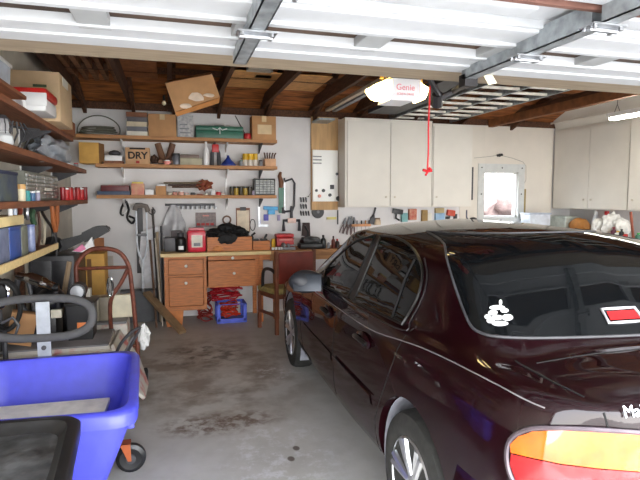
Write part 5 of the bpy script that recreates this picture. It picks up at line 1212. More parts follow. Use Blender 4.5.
# second side shelf
t = T('lantern', 'white based camping lantern with a wire cage at the left photo edge', 'lantern', (-.9, 3.37, L2))
MB().lathe((-.90, 3.37, L2), [(.045, 0), (.052, .01), (.05, .05), (.03, .07), (.03, .075)], 18).out('base', mat('cream blue enamel', (200, 204, 206), .3), t); MB().lathe((-.90, 3.37, L2), [(.028, .075), (.034, .1), (.03, .14), (.028, .145)], 18).out('globe', CLEARP, t)
b = MB(); b.lathe((-.90, 3.37, L2), [(.034, .145), (.02, .165), (.001, .17)], 16)
for k in range(6): a = k*PI/3; b.tube([(-.9+.045*math.cos(a), 3.37+.045*math.sin(a), L2+.06), (-.9+.05*math.cos(a), 3.37+.05*math.sin(a), L2+.11), (-.9+.03*math.cos(a), 3.37+.03*math.sin(a), L2+.15)], .003, n=5)
b.out('cage', DGREY, t)
t = T('wire_rack', 'dark tangled wire rack behind the lantern under the top side shelf', 'rack', (-1.0, 3.75, L2)); b = MB()
for k in range(7): b.tube([(-1.08+.02*k, 3.62+.06*k, L2+.001), (-1.06+.03*k, 3.64+.05*k, L2+.12), (-.98+.01*k, 3.66+.04*k, L2+.19)], .006, n=6)
b.tube([(-1.1, 3.6, L2+.15), (-.86, 4.05, L2+.17)], .007); b.out('wires', DGREY, t)
sbox(31, 47, 153.5, L2, mat('dark olive box', (66, 58, 44), .7), 'olive_box', 'dark olive flat box right of the lantern on the second side shelf', 'box', dep=.16, lid=mat('olive lid', (96, 86, 62), .7))
for px, w, yt, m, l, lab in ((42, 4, 162, PAPER, WHITE, 'small pale jar in front of the dark olive box'), (49, 4.5, 160, mat('salmon tin', (206, 130, 110), .5), WHITE, 'salmon tin between the olive box and the teal jar'), (55, 5, 160, TEAL, BLUE, 'teal jar with blue lid on the second side shelf'), (62, 4, 162, mat('slate jar', (86, 96, 140), .4), WHITE, 'slate blue jar right of the teal jar'), (68, 4, 163, WHITE, mat('pale blue lid', (150, 180, 210), .4), 'white jar with pale blue lid right of the slate jar'), (76, 4, 163, GREY, RED, 'grey jar with red lid under the grey plastic bag')):
    scan(px, w, yt, L2, m, l, lab, x=LX-.03)
ya, yb = 4.65, 5.75
tag(MB().blob((-1.0, 5.22, L2+.115), (.25, 1.0, .23), .22, 2.2, 4, 4, True).out('plastic_bag', mat('slate grey bag film', (128, 136, 148), .3, c2=(176, 182, 190), scale=7, bump=.5, bscale=12)), 'crumpled slate grey plastic bag on the second side shelf in front of the yellowish carton', 'bag')
# third side shelf
t = sbox(0, 18, 171, L3, mat('dark blue crate', (52, 66, 92), .5, c2=(84, 92, 84), scale=14), 'blue_case', 'dark blue case at the left photo edge on the third side shelf', 'case', dep=.22, lid=mat('navy lid', (40, 50, 78), .5))
scan(20.5, 7, 184, L3, mat('cream jar', (220, 210, 180), .4), mat('tan lid', (206, 160, 100), .5), 'cream jar with a tan lid between the dark blue case and the teal jar', lidh=.3, neck=1)
scan(26.5, 5.5, 190.5, L3, TEAL, TEAL, 'small teal jar right of the cream jar with tan lid'); scan(32, 5, 191, L3, mat('steel blue jar', (74, 110, 150), .4), WHITE, 'steel blue jar right of the teal jar on the third side shelf'); scan(37, 4.5, 190.5, L3, mat('violet grey jar', (164, 160, 186), .4), WHITE, 'violet grey jar in front of the grey drawer cabinet')
x = LX-.09; ya, yb = sx(25, x), sx(58, x); Z = 1.735
t = T('drawer_cabinet', 'grey steel cabinet of small clear drawers on the third side shelf', 'organiser', (x-.08, (ya+yb)/2, L3))
MB().box(x-.17, x, ya, yb, L3, Z, .004).out('case', mat('olive grey steel', (112, 114, 104), .45), t)
nj = 6
for i in range(4):
    for j in range(nj):
        w = (yb-ya-.04)/4; h = (Z-L3-.03)/nj; a = ya+.02+i*w; z = L3+.015+j*h
        if i == 2 and j == 2: MB().box(x-.001, x+.012, a+.006, a+w-.006, z+.004, z+h-.003, .002).out('label_drawer', PAPER, t, smooth=False)
        else: MB().box(x-.001, x+.009, a+.006, a+w-.006, z+.004, z+h-.003, .002).out('drawer', mat('cloudy drawer', (160, 162, 156), .25, c2=(110, 112, 110), scale=20), t, smooth=False)
g = 'red cans at the far end of the third side shelf'
for i, px in enumerate((62.5, 66.2, 69.9, 73.6, 77.3, 81, 84.7)):
    scan(px, 4.2, 187+(i % 2), L3, RED if i % 3 else mat('crimson can', (140, 20, 30), .35), WHITE if i in (1, 5) else mat('dull red lid', (120, 24, 28), .4), 'small red can in the row at the far end of the third side shelf', x=LX-.035, name='can', cat='can', group=g, neck=1, lidh=.12)
# fourth level: narrow high work surface with bins
t = T('side_bench', 'narrow side bench with a pale wooden front edge under the blue bins', 'workbench', (-1.0, 3.5, 0))
MB().box(XL+.002, LX-.012, 2.55, 4.45, L4-.04, L4, .002).out('worktop', SHELFL, t, smooth=False); MB().box(LX-.012, LX+.004, 2.5, 4.47, L4-.035, L4+.012, .003).out('front_edge', TOPW, t, smooth=False)
for y in (3.62, 4.38): MB().box(XL+.02, XL+.08, y, y+.05, 0, L4-.04).out('leg', WOODD, t, smooth=False)
sbox(-6, 7, 229, L4+.0005, mat('grey blue bin', (128, 138, 166), .5, c2=(96, 104, 130), scale=18), 'ribbed_bin', 'ribbed grey blue bin at the left photo edge under the cream drawer', 'bin', x=LX-.03)
sbox(7.5, 19, 226.5, L4+.0005, mat('cobalt bin', (52, 84, 156), .4), 'blue_bin', 'cobalt blue bin in the row under the cream drawer', 'bin', x=LX-.03, lid=mat('cobalt lid', (44, 70, 136), .4))
sbox(19.5, 26, 226, L4+.0005, mat('sage box', (120, 124, 112), .6), 'sage_box', 'sage grey box right of the cobalt blue bin', 'box', x=LX-.03)
scan(30, 7, 224, L4+.0005, mat('periwinkle bottle', (148, 158, 190), .3, c2=(110, 120, 160), scale=30), mat('blue lid', (90, 100, 150), .4), 'ribbed periwinkle blue jar right of the sage grey box', x=LX-.05, lidh=.1, neck=.95)
Zt = xp(10, 226.3, LX-.03)[1]
t = T('cream_box', 'cream flat box lying over the ribbed bin and the cobalt blue bin', 'drawer', (LX-.13, 3.3, Zt+.001)); MB().box(LX-.24, LX-.02, 2.9, sx(23, LX-.02), Zt+.001, xp(12, 216, LX-.02)[1], .008).out('drawer_box', mat('cream yellow', (228, 206, 150), .5), t)
for px, m, lab in ((10, WHITE, 'small white can standing on the cream drawer box'), (14.5, mat('sky grey', (170, 180, 196), .4), 'small sky grey can standing on the cream drawer box')):
    scan(px, 3.6, 207, xp(12, 216, LX-.02)[1]+.001, m, GREY, lab, x=LX-.04, name='can', cat='can')
# cords and tools hanging from the underside of the third shelf
def hang(px, x, pts, r, m, name, lab, cat, group=None):
    P = [(x, sx(px+dx, x, py), xp(px+dx, py, x)[1]) for dx, py in pts]; return tag(MB().tube(smooth_path(P, 4), r, n=7).out(name, m), lab, cat, group)
hang(19, LX-.05, [(-4, 206), (0, 207), (1.5, 211), (0, 217)], .013, mat('red brown hook', (120, 56, 40), .5), 'hook', 'red brown curved hook under the third side shelf', 'hook')
hang(27, LX-.06, [(0, 204), (0, 208), (0, 214), (1, 219)], .013, STEEL, 'padlock', 'shiny steel padlock hanging under the third side shelf', 'padlock')
for k, (px, m, lab) in enumerate(((37, mat('brown leather strap', (86, 58, 50), .6), 'brown leather strap loop hanging left of the cream strap'), (42, mat('cream strap', (206, 196, 174), .6), 'cream strap loop hanging behind the black tube'), (33, mat('green strap', (60, 90, 66), .6), 'dark green strap end hanging left of the brown strap'))):
    if k < 2: hang(px, LX-.10-.02*k, [(-2, 212), (-3, 225), (-2.5, 240), (0, 248), (2.5, 238), (2.5, 222), (1, 212)], .010, m, 'strap', lab, 'strap')
    else: hang(px, LX-.10, [(0, 211), (-1, 216), (1, 224)], .02, m, 'strap', lab, 'strap')
hang(44, LX-.07, [(-2, 212), (0, 216), (4, 222), (8, 228), (9, 236), (8.5, 244)], .012, BLACK, 'rubber_tube', 'black curved rubber tube hanging under the third side shelf', 'tube')
y0, z1 = xp(56, 206, LX-.03)
t = T('garden_shears', 'shears with two brown wooden handles hanging blade down under the red cans', 'shears', (LX-.04, y0, 1.1))
for s in (-1, 1): MB().tube([(LX-.04, y0+s*.10, 1.489), (LX-.04, y0+s*.07, 1.36), (LX-.04, y0+s*.015, 1.28)], [.016, .018, .013]).out('handle', mat('wooden handle', (160, 92, 50), .5), t)
MB().prism([(LX-.042, y0-.03, 1.29), (LX-.042, y0+.03, 1.29), (LX-.042, y0+.035, 1.12), (LX-.042, y0-.005, 1.08)], (.006, 0, 0)).out('blade', DGREY, t, smooth=False)
# dark cabinet with the leaf blower on top
t = T('steel_cabinet', 'dark charcoal steel cabinet standing behind the hand truck under the leaf blower', 'cabinet', (-.85, 5.15, 0))
MB().box(-1.15, -.80, 4.85, 5.45, 0, 1.06, .01).out('cabinet_body', mat('charcoal steel', (52, 52, 56), .4, var=.2), t)
MB().box(-1.13, -.98, 4.842, 4.849, .05, 1.02, .003).out('door', mat('charcoal steel', (52, 52, 56), .4, var=.2), t); MB().box(-.97, -.82, 4.842, 4.849, .05, 1.02, .003).out('door', mat('charcoal steel', (52, 52, 56), .4, var=.2), t)
t = T('leaf_blower', 'dark grey leaf blower with a long upturned nozzle on the charcoal cabinet', 'leaf blower', (-.8, 4.98, 1.06))
NZM = mat('dark blower plastic', (30, 30, 32), .5)
for nm, Q, y_, d_ in (('nozzle', ((80, 233.5), (94, 226.5), (107, 226), (110, 231), (96, 239), (83, 243), (80, 240)), 4.95, .14), ('tube', ((47, 249), (60, 240), (81, 235), (83, 241.5), (64, 251), (50, 253)), 4.97, .10)):
    b = MB(); b.prism([(q[0], y_, q[1]) for q in [yp(*p, y_) for p in Q]], (0, d_, 0)); bmesh.ops.bevel(b.bm, geom=b.bm.edges[:], offset=.012, segments=2, affect='EDGES'); b.out(nm, NZM, t)
MB().blob((-1.0, 5.02, 1.14), (.20, .2, .15), .04, 2, 3).out('motor_housing', BLACK, t)
t = T('folded_bag', 'white paper bag with pink print tucked under the leaf blower nozzle', 'bag', (-.73, 4.9, 1.06)); P = [yp(*p, 4.93) for p in ((72, 251), (84, 247), (92, 237), (95, 248), (84, 252))]
MB().prism([(p[0], 4.90, p[1]) for p in P], (0, .05, 0)).out('white_sheet', WHITE, t, smooth=False); P = [yp(*p, 4.89) for p in ((73, 251), (82, 244), (86, 249), (80, 252))]; MB().prism([(p[0], 4.89, p[1]) for p in P], (0, .008, 0)).out('pink_print', mat('pink print', (226, 130, 170), .6), t, smooth=False)
# boxes / planks behind the hand truck
X0, X1, Z = span(80, 104, 254, 5.55)
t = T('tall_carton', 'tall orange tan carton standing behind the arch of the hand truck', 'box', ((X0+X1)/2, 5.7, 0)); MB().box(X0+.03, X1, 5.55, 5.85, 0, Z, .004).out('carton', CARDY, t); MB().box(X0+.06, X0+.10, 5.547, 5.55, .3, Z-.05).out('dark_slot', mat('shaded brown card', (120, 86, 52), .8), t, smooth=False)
X0, X1, Z = span(94, 103.5, 238, 5.9); tag(MB().obox(((X0+X1)/2, 5.93, Z/2), (X1-X0, .04, Z), (-.0, 0, 0)).out('upright_plank', mat('brown plank', (158, 100, 54), .6, var=.12)), 'brown plank standing upright behind the tall orange tan carton', 'plank')
X0, X1, Z = span(104, 113, 256, 6.985); tag(MB().box(X0, X1, 6.99, 7.003, Z-.15, Z).out('pinned_card', mat('greige card', (190, 182, 172), .8)), 'pale greige card pinned low on the back wall beside the upright plank', 'card')
# hand truck
t = T('hand_truck', 'rust brown tubular hand truck with arched top standing behind the blue bin', 'hand truck', (-.5, 4.42, 0))
hy = 4.42; k_ = 1.188
def hk(x, z, dy=0): return (x*k_, hy+dy, CH+(z-CH)*k_)
P = smooth_path([(-.665, hy-.03, .02), hk(-.58, .55), hk(-.605, 1.02), hk(-.59, 1.13), hk(-.52, 1.205), hk(-.43, 1.215), hk(-.34, 1.19), hk(-.285, 1.11), hk(-.265, .98), hk(-.238, .55), (-.272, hy-.03, .02)], 5)
MB().tube(P, .0175, n=10).out('frame', RUST, t)
MB().tube([hk(-.60, 1.085), hk(-.27, 1.085)], .014).out('crossbar', RUST, t); MB().tube([(-.68, hy, .35), (-.285, hy, .35)], .013).out('crossbar', RUST, t)
MB().tube(smooth_path([hk(-.285, 1.07, -.01), hk(-.33, .98, -.02), hk(-.395, .87, -.03), hk(-.40, .7, -.03), (-.46, hy-.03, .25), (-.46, hy-.03, .12)], 4), .016).out('brace', RUST, t)
MB().box(-.66, -.28, hy-.10, hy-.02, .0, .012, .002).out('toe_plate', RUST, t)
for x in (-.72, -.225):
    w = MB(); w.lathe((x, hy+.03, .075), [(.02, -.014), (.055, -.018), (.073, -.012), (.075, 0), (.073, .012), (.055, .018), (.02, .014)], 24, 'x'); w = w.out('wheel', BLACKR, t); MB().lathe((x, hy+.03, .075), [(.001, -.022), (.03, -.02), (.034, 0), (.03, .02), (.001, .022)], 16, 'x').out('hub', GREY, w)
MB().tube([(-.72, hy+.03, .075), (-.225, hy+.03, .075)], .008).out('axle', DGREY, t)
x, z = yp(109, 285, 4.36); tag(MB().tube([(x+.018*math.cos(a)+.006, 4.385, z-.02+.075*math.sin(a)) for a in [2*PI*i/22 for i in range(22)]], .010, closed=True).out('chrome_ring', CHROME), 'narrow chrome chain loop hanging inside the arch of the hand truck', 'chain')
# floral chest / covered cart
FLO = mat('floral oilcloth', (206, 200, 190), .6, c2=(196, 120, 116), scale=9, thr=(.52, .68)); GCL = mat('grey cover cloth', (130, 128, 130), .7, var=.12, scale=5, bump=.15, bscale=15)
t = T('covered_cart', 'low cart covered with grey cloth and floral oilcloth behind the blue bin', 'cart', (-.75, 4.05, 0))
b = MB(); b.prism([(-1.12, 3.82, .09), (-.36, 3.82, .09), (-.40, 3.82, .52), (-1.12, 3.82, .52)], (0, .50, 0)); bmesh.ops.bevel(b.bm, geom=b.bm.edges[:], offset=.03, segments=3, affect='EDGES'); b.out('padded_box', FLO, t)
MB().box(-1.11, -.44, 3.85, 4.31, .512, .532, .012).out('grey_cover', GCL, t)
b = MB(); P = [(-.405, 3.86, .525), (-.33, 3.80, .36), (-.245, 3.78, .20), (-.20, 3.85, .12), (-.19, 4.15, .12), (-.26, 4.28, .30), (-.40, 4.30, .525)]
b.prism(P, (-.02, .0, -.012)); b.out('hanging_cloth', FLO, t, smooth=False)
for x, y in ((-.42, 4.2), (-.42, 3.9), (-1.05, 3.9), (-1.05, 4.2)):
    w = MB(); w.lathe((x, y, .055), [(.015, -.014), (.045, -.018), (.054, -.01), (.055, 0), (.054, .01), (.045, .018), (.015, .014)], 20, 'y'); w = w.out('caster_wheel', BLACKR, t); MB().lathe((x, y-.0, .055), [(.001, -.021), (.016, -.02), (.016, .02), (.001, .021)], 12, 'y').out('hub', STEEL, w)
    MB().box(x-.012, x+.012, y-.03, y+.03, .105, .125).out('caster_plate', STEEL, t)
t = T('covered_chest', 'second grey covered floral chest behind the hand truck', 'chest', (-.62, 4.7, 0)); MB().box(-.82, -.36, 4.53, 4.82, 0, .515, .03).out('padded_box', FLO, t); MB().box(-.80, -.37, 4.54, 4.81, .51, .53, .008).out('grey_cover', GCL, t)
X0, X1, Z = span(84, 134, 291, 4.75); tag(MB().box(X0, X1, 4.70, 4.76, .53, Z-.03, .006).out('cream_board', mat('cream board', (220, 212, 186), .5)), 'cream board standing on edge on the covered cart behind the hand truck', 'board')
for px, py, lab in ((95.5, 299.5, 'small grey device in front of the cream board, left of the pair'), (104.5, 299.5, 'small grey device in front of the cream board, right of the pair')):
    x, z = yp(px, py, 4.66); tag(MB().box(x-.035, x+.035, 4.60, 4.68, .53, z+.03, .01).out('outlet_box', mat('taupe box', (140, 130, 112), .5)), lab, 'outlet box')
X0, X1, Z = span(83, 91, 288, 4.66); tag(MB().box(X0, X1, 4.60, 4.69, .53, Z, .006).out('white_carton', PAPER), 'small white carton at the left end of the cream board', 'box')
# lopper handles and white glove
t = T('loppers', 'pair of dark curved lopper handles poking up beside the blue bin', 'loppers', (-.38, 3.6, 0)); b = MB()
for dx, dz in ((0, 0), (.055, -.03)):
    b.tube(smooth_path([(-.40+dx, 3.60, .0), (-.38+dx, 3.58, .40+dz), (-.372+dx, 3.58, .50+dz), (-.33+dx, 3.58, .60+dz), (-.26+dx*.6, 3.58, .675+dz*.6), (-.205+dx*.2, 3.58, .70)], 4), .017, n=10, flat=.6)
b.out('handles', DGREY, t); MB().tube([(-.33, 3.585, .50), (-.25, 3.585, .64)], .008).out('inner_strip', STEEL, t)
tag(MB().blob((-.185, 3.58, .635), (.07, .08, .16), .2, 3, 3, 6).out('white_glove', mat('white cotton', (190, 190, 188), .9, bump=.3, bscale=40)), 'white cotton glove hooked over the ends of the lopper handles', 'glove')
# foam padded ring handle on a flat grey bar
t = T('padded_walker', 'grey foam padded oval handle on a flat pale bar rising behind the blue bin', 'walker', (-.76, 3.53, 0))
P = []
for i in range(40):
    a = 2*PI*i/40; cx_, sn = math.cos(a), math.sin(a); x = -.785+.30*math.copysign(abs(cx_)**.62, cx_); P.append((x, 3.50+.05*sn,   .835+.112*math.copysign(abs(sn)**.8, sn)-.018-.02*(x+.765)))
MB().tube(P, .026, closed=True, n=12).out('foam_ring', mat('grey foam', (84, 84, 86), .9, bump=.3, bscale=50), t)
MB().box(-.792, -.716, 3.445, 3.455, .05, .925, .002).out('flat_bar', mat('pale satin bar', (176, 182, 190), .4, metal=.4), t, smooth=False); MB().lathe((-.755, 3.442, .645), [(.001, -.006), (.014, -.005), (.014, .004), (.001, .004)], 12, 'y').out('bolt', DGREY, t)
MB().box(-.86, -.65, 3.30, 3.60, .0, .05, .01).out('foot', DGREY, t)
MB().tube([(-.99, 3.49, .80), (-.93, 3.5, .83), (-.90, 3.5, .78), (-.92, 3.49, .72), (-1.0, 3.48, .74)], .010).out('inner_loop', DGREY, t)
# small engine, muffler, carton on the cart
t = T('mower_engine', 'black small engine with a shiny silver muffler behind the padded handle', 'engine', (-.92, 4.15, .53))
MB().box(-1.08, -.80, 4.05, 4.30, .53, .72, .03).out('crankcase', BLACK, t); MB().blob((-.86, 4.2, .80), (.20, .22, .2), .06, 2, 3, 3).out('flywheel_cover', mat('black cowl', (28, 28, 30), .35), t)
MB().tube(smooth_path([(-1.06, 4.12, 1.0), (-.98, 4.12, .98), (-.88, 4.10, .94), (-.81, 4.08, .91)], 4), [.03]*4+[.045]*5+[.035]*4, n=12).out('muffler', CHROME, t)
MB().lathe((-.80, 4.08, .91), [(.001, -.02), (.03, -.018), (.03, .018), (.001, .02)], 14, 'x').out('muffler_end', BLACK, t)
for Q, r in (([(-1.05, 4.12, .98), (-1.08, 4.15, .85), (-1.0, 4.15, .7)], .02), ([(-.98, 4.1, .95), (-.95, 4.1, .75)], .015), ([(-.81, 4.1, .9), (-.80, 4.15, .7)], .018)): MB().tube(Q, r).out('pipe', DGREY, t)
MB().box(-.83, -.76, 4.02, 4.06, .70, .76, .006).out('white_filter', mat('ivory plastic', (220, 214, 196), .4), t)
t = T('tilted_carton', 'small brown carton leaning beside the black engine', 'box', (-1.0, 3.98, .53)); o = MB().obox((-1.0, 3.96, .66), (.16, .10, .22), (0, .25, .2), .003).out('carton', CARD, t)
P = [yp(*p, 4.4) for p in ((57, 297), (69, 262))]; tag(MB().tube([(P[0][0], 4.4, .55), (P[1][0], 4.42, P[1][1])], .02, n=6).out('leaning_stick', mat('grey brown stick', (136, 116, 92), .8)), 'grey brown stick leaning behind the padded handle', 'stick')
t = T('black_tub', 'black plastic tub standing on the covered cart inside the hand truck frame', 'tub', (-.66, 4.15, .53)); MB().prism([(-.72, 4.02, .53), (-.56, 4.02, .53), (-.55, 4.02, .78), (-.73, 4.02, .78)], (0, .22, 0)).out('tub_body', BLACK, t, smooth=False); MB().box(-.74, -.54, 4.0, 4.26, .78, .80, .005).out('rim', BLACK, t); MB().box(-.66, -.60, 4.01, 4.018, .62, .66, .003).out('orange_label', mat('orange label', (210, 120, 60), .5), t)
t = T('round_lamp', 'chrome rimmed round lamp at the left photo edge above the padded handle', 'lamp', (-1.05, 3.9, .9)); b = MB(); b.tube([(-1.10+.07*math.cos(a), 3.80, .93+.1*math.sin(a)) for a in [2*PI*i/20 for i in range(20)]], .012, closed=True); b.out('chrome_rim', CHROME, t); MB().lathe((-1.10, 3.82, .93), [(.001, -.01), (.06, -.006), (.055, .05), (.001, .06)], 18, 'y').out('lamp_bowl', DGREY, t); MB().tube([(-1.10, 3.86, .84), (-1.10, 3.88, .53)], .014).out('stem', DGREY, t)
# ---------------------------------------------------------------- blue bin on its dolly, black bin
def bin_(name, lab, corners_top, z1, corners_bot, z0, m, rimw, rimh, cat='bin', wall=.012, inner=.05, rad=.09, ribs=False):
    """open rectangular tub; corners (x,y) counter-clockwise, rounded"""
    def ringpts(C, r, z):
        out = []; n_ = len(C)
        for i in range(n_):
            p = Vector(C[i]); a = (Vector(C[i-1])-p).normalized(); b_ = (Vector(C[(i+1) % n_])-p).normalized()
            s, e = p+a*r, p+b_*r
            for k in range(7):
                t_ = k/6; q = s*(1-t_)**2+p*2*t_*(1-t_)+e*t_*t_; out.append(Vector((q.x, q.y, z)))
        return out
    def inset(C, d):
        c = sum((Vector(p) for p in C), Vector((0, 0)))/len(C); out = []
        for p in C: v = Vector(p)-c; out.append(tuple(c+v*(1-d/v.length*1.3)))
        return out
    cx_ = sum(p[0] for p in corners_top)/4; cy_ = sum(p[1] for p in corners_top)/4
    t = T(name, lab, cat, (cx_, cy_, z0)); b = MB()
    R_ = [ringpts(inset(corners_bot, .02), rad*.8, z0), ringpts(corners_bot, rad*.8, z0+.02)]
    lt = [tuple(Vector(a).lerp(Vector(c), .82)) for a, c in zip(corners_bot, corners_top)]
    ct = inset(corners_top, rimw)
    R_ += [ringpts(lt, rad*.9, z0+(z1-z0)*.84), ringpts(ct, rad, z1-rimh), ringpts(corners_top, rad, z1-rimh), ringpts(corners_top, rad, z1-.012), ringpts(inset(corners_top, .012), rad, z1), ringpts(inset(corners_top, rimw), rad, z1), ringpts(inset(corners_top, rimw+.012), rad, z1-.02), ringpts(inset(corners_bot, .012), rad*.8, z0+inner)]
    vs = [[b.bm.verts.new(p) for p in r] for r in R_]
    for r0, r1 in zip(vs, vs[1:]):
        for i in range(len(r0)): b.bm.faces.new((r0[i], r0[(i+1) % len(r0)], r1[(i+1) % len(r0)], r1[i]))
    b.bm.faces.new(vs[0][::-1]); b.bm.faces.new(vs[-1]); b.out('shell', m, t, smooth=50)
    return t
BBL = mat('vivid blue bin plastic', (84, 88, 226), .38, var=.04)
TOPC = [(-1.02, 2.50), (-.40, 2.34), (-.155, 2.62), (-.27, 3.42), (-1.0, 3.42)]
TOPC = [(-1.06, 2.52), (-.33, 2.36), (-.155, 2.78), (-.285, 3.42), (-1.08, 3.42)]
def c4(a): return a
t = bin_('recycling_bin', 'large vivid blue open plastic bin on casters at the lower left', [(-1.08, 2.45), (-.16, 2.38), (-.205, 3.42), (-1.10, 3.42)], .60, [(-1.02, 2.55), (-.31, 2.50), (-.32, 3.28), (-1.03, 3.28)], .20, BBL, .05, .065, inner=.02, rad=.13)
b = MB()
for k in range(5): b.box(-.232+.004*k, -.192+.002*k, 2.62+.06*k, 2.632+.06*k, .43, .545, .004)
b.out('grip_ribs', BBL, t)
tag(MB().obox((-.66, 2.72, .47), (.64, .42, .03), (.02, 0, -.04), .004).out('foam_sheet', mat('white foam', (240, 240, 242), .8)), 'white foam sheet lying inside the blue bin', 'foam sheet')
MB; tag(MB().box(-.98, -.40, 2.70, 3.22, .2202, .30, .03).out('packed_carton', mat('blue bag content', (96, 100, 210), .5)), 'blue wrapped bundle in the blue bin under the white foam sheet', 'bundle')
t = T('wheeled_dolly', 'black dolly with orange caster brackets carrying the blue bin', 'dolly', (-.68, 2.9, 0)); MB().box(-1.02, -.34, 2.52, 3.26, .175, .199, .01).out('platform', BLACK, t)
ORB = mat('orange rust bracket', (170, 86, 44), .5, metal=.2)
for x, y in ((-.245, 3.04), (-.36, 2.62), (-1.0, 2.62), (-1.0, 3.1)):
    xx = x; w = MB(); a = (-.03 if x > -.3 else 0)
    w.lathe((xx, y, .083), [(.02, -.02), (.06, -.026), (.08, -.016), (.083, 0), (.08, .016), (.06, .026), (.02, .02)], 26, 'y'); w = w.out('caster_wheel', mat('black glossy wheel', (30, 30, 32), .35), t)
    MB().lathe((xx, y, .083), [(.001, -.03), (.028, -.028), (.028, .028), (.001, .03)], 14, 'y').out('hub', DGREY, w)
    b = MB(); b.prism([(xx-.055, y-.034, .175), (xx+.0, y-.034, .175), (xx+.004, y-.034, .075), (xx-.014, y-.034, .075)], (0, .006, 0)); b.prism([(xx-.055, y+.030, .175), (xx+.0, y+.030, .175), (xx+.004, y+.030, .075), (xx-.014, y+.030, .075)], (0, .006, 0)); b.box(xx-.11, xx+.0, y-.036, y+.036, .165, .175); b.out('caster_bracket', ORB, t, smooth=False)
BBK = mat('wet black plastic with sky sheen', (84, 86, 88), .3, var=.3, scale=14, bump=.35, bscale=14)  # wet lid: the grey sky reflection is put into its base colour
t = bin_('black_bin', 'black plastic bin with wide rim and recessed wet lid at the lower left corner', [(-1.10, 1.55), (-.315, 1.55), (-.365, 2.27), (-1.10, 2.31)], .67, [(-1.02, 1.62), (-.42, 1.62), (-.46, 2.18), (-1.03, 2.20)], 0, BLACK, .045, .05, inner=.60, rad=.09)
MB().box(-1.075, -.41, 1.585, 2.24, .605, .632, .004).out('recessed_lid', BBK, t)
# ---------------------------------------------------------------- crutches, poles, plank, wires by the bench
yC = 6.72
ALU = mat('pale aluminium', (226, 232, 242), .4, metal=.1)
def crutch(px, lab, dy=0, dx=0):
    x, z = yp(px, 212, yC); t = T('crutch', lab, 'crutch', (x, yC+dy, .40)); x += dx
    xl_, xr_ = x-.062, x+.055; xm = x-.005
    b = MB()
    for s, xx in ((-1, xl_), (1, xr_)): b.tube(smooth_path([(xx, yC+dy, 1.42), (xx, yC+dy, 1.02), (xm+s*.035, yC+dy, .86), (xm+s*.012, yC+dy, .80), (xm+s*.010, yC+dy, .72)], 4), .0115)
    b.tube([(xm, yC+dy, .80), (xm, yC+dy, .42)], .016); b.out('tubes', ALU, t)
    MB().tube([(xl_-.015, yC+dy, 1.40), (xl_, yC+dy, 1.45), (x, yC+dy, 1.46), (xr_, yC+dy, 1.45), (xr_+.02, yC+dy, 1.38)], .03).out('armpit_pad', mat('grey brown pad', (120, 112, 106), .8), t); MB().tube([(xl_, yC+dy, 1.10), (xr_, yC+dy, 1.10)], .016).out('hand_grip', GREY, t)
    MB().lathe((xm, yC+dy, .39), [(.02, 0), (.024, .01), (.018, .05)], 12).out('tip', GREY, t); return t
crutch(141.5, 'pale aluminium crutch with padded top hanging left of the tall poles')
tag(MB().box(yp(136, 230, 6.97)[0], yp(143, 230, 6.97)[0], 6.97, 7.003, yp(139, 274, 6.9)[1], yp(139, 203, 6.9)[1], .004).out('dark_board', mat('slate board', (96, 96, 98), .6)), 'dark slate coloured board hanging on the wall behind the crutch', 'board')
P = [yp(*p, 6.86) for p in ((141, 232), (158, 226), (161, 250), (158, 276), (146, 284), (139, 262))]
tag(MB().prism([(p[0], 6.86, p[1]) for p in P], (0, .03, 0)).out('white_cloth', mat('white cloth', (226, 226, 230), .9, bump=.2), smooth=False), 'white cloth hanging behind the crutch and the tall poles', 'cloth')
x, z = yp(126, 200, 6.97)
t = T('harness', 'tangled black and white harness straps hanging under the low shelf', 'harness', (x, 6.96, z-.32)); b = MB()
b.tube(smooth_path([(x+.0, 6.96, z), (x-.05, 6.96, z-.09), (x-.065, 6.96, z-.17), (x-.03, 6.96, z-.19)], 4), .014); b.tube(smooth_path([(x+.0, 6.95, z-.01), (x+.03, 6.95, z-.12), (x+.01, 6.95, z-.22), (x+.06, 6.95, z-.29), (x+.1, 6.95, z-.24), (x+.03, 6.95, z-.20)], 4), .014); b.out('black_strap', BLACK, t)
MB().cyl((x, 6.94, z+.01), (x, 7.004, z+.01), .005, n=6).out('nail', STEEL, t)
MB().tube(smooth_path([(x+.0, 6.955, z), (x+.04, 6.955, z-.06), (x+.0, 6.955, z-.14), (x-.05, 6.955, z-.18)], 4), .008).out('white_strap', WHITE, t)
for k, (px0, y0, px1, y1, r, m, lab) in enumerate(((152.5, 209, 159, 316, .014, mat('dark pole', (62, 56, 54), .5), 'dark tall pole with a forked top leaning at the left of the workbench'), (157, 232, 160.5, 322, .018, mat('pale wooden pole', (160, 142, 118), .6), 'pale wooden pole leaning beside the dark forked pole'), (161, 226, 163.5, 320, .012, DGREY, 'thin grey pole leaning against the side of the workbench'), (150, 240, 156, 328, .013, mat('brown thin pole', (104, 78, 60), .6), 'brown thin pole, leftmost of the poles left of the workbench'), (155, 238, 162, 326, .009, mat('pale thin pole', (206, 198, 184), .5), 'very thin pale pole between the wooden pole and the workbench'))):
    a = yp(px0, y0, 6.80-.03*k); c = gp(px1, y1); yb_ = min(c[1], 6.75); xb_ = yp(px1, 300, yb_)[0]
    t = T('pole', lab, 'pole', (xb_, yb_, 0)); MB().tube([(xb_, yb_, .003), (a[0], 6.80-.03*k, a[1])], r).out('shaft', m, t)
    if k == 0: MB().tube(smooth_path([(a[0]-.04, 6.8, a[1]+.01), (a[0]-.045, 6.8, a[1]-.04), (a[0], 6.8, a[1]-.07), (a[0]+.03, 6.8, a[1]-.03), (a[0]+.0, 6.8, a[1]+.02)], 4), .007).out('fork', DGREY, t)
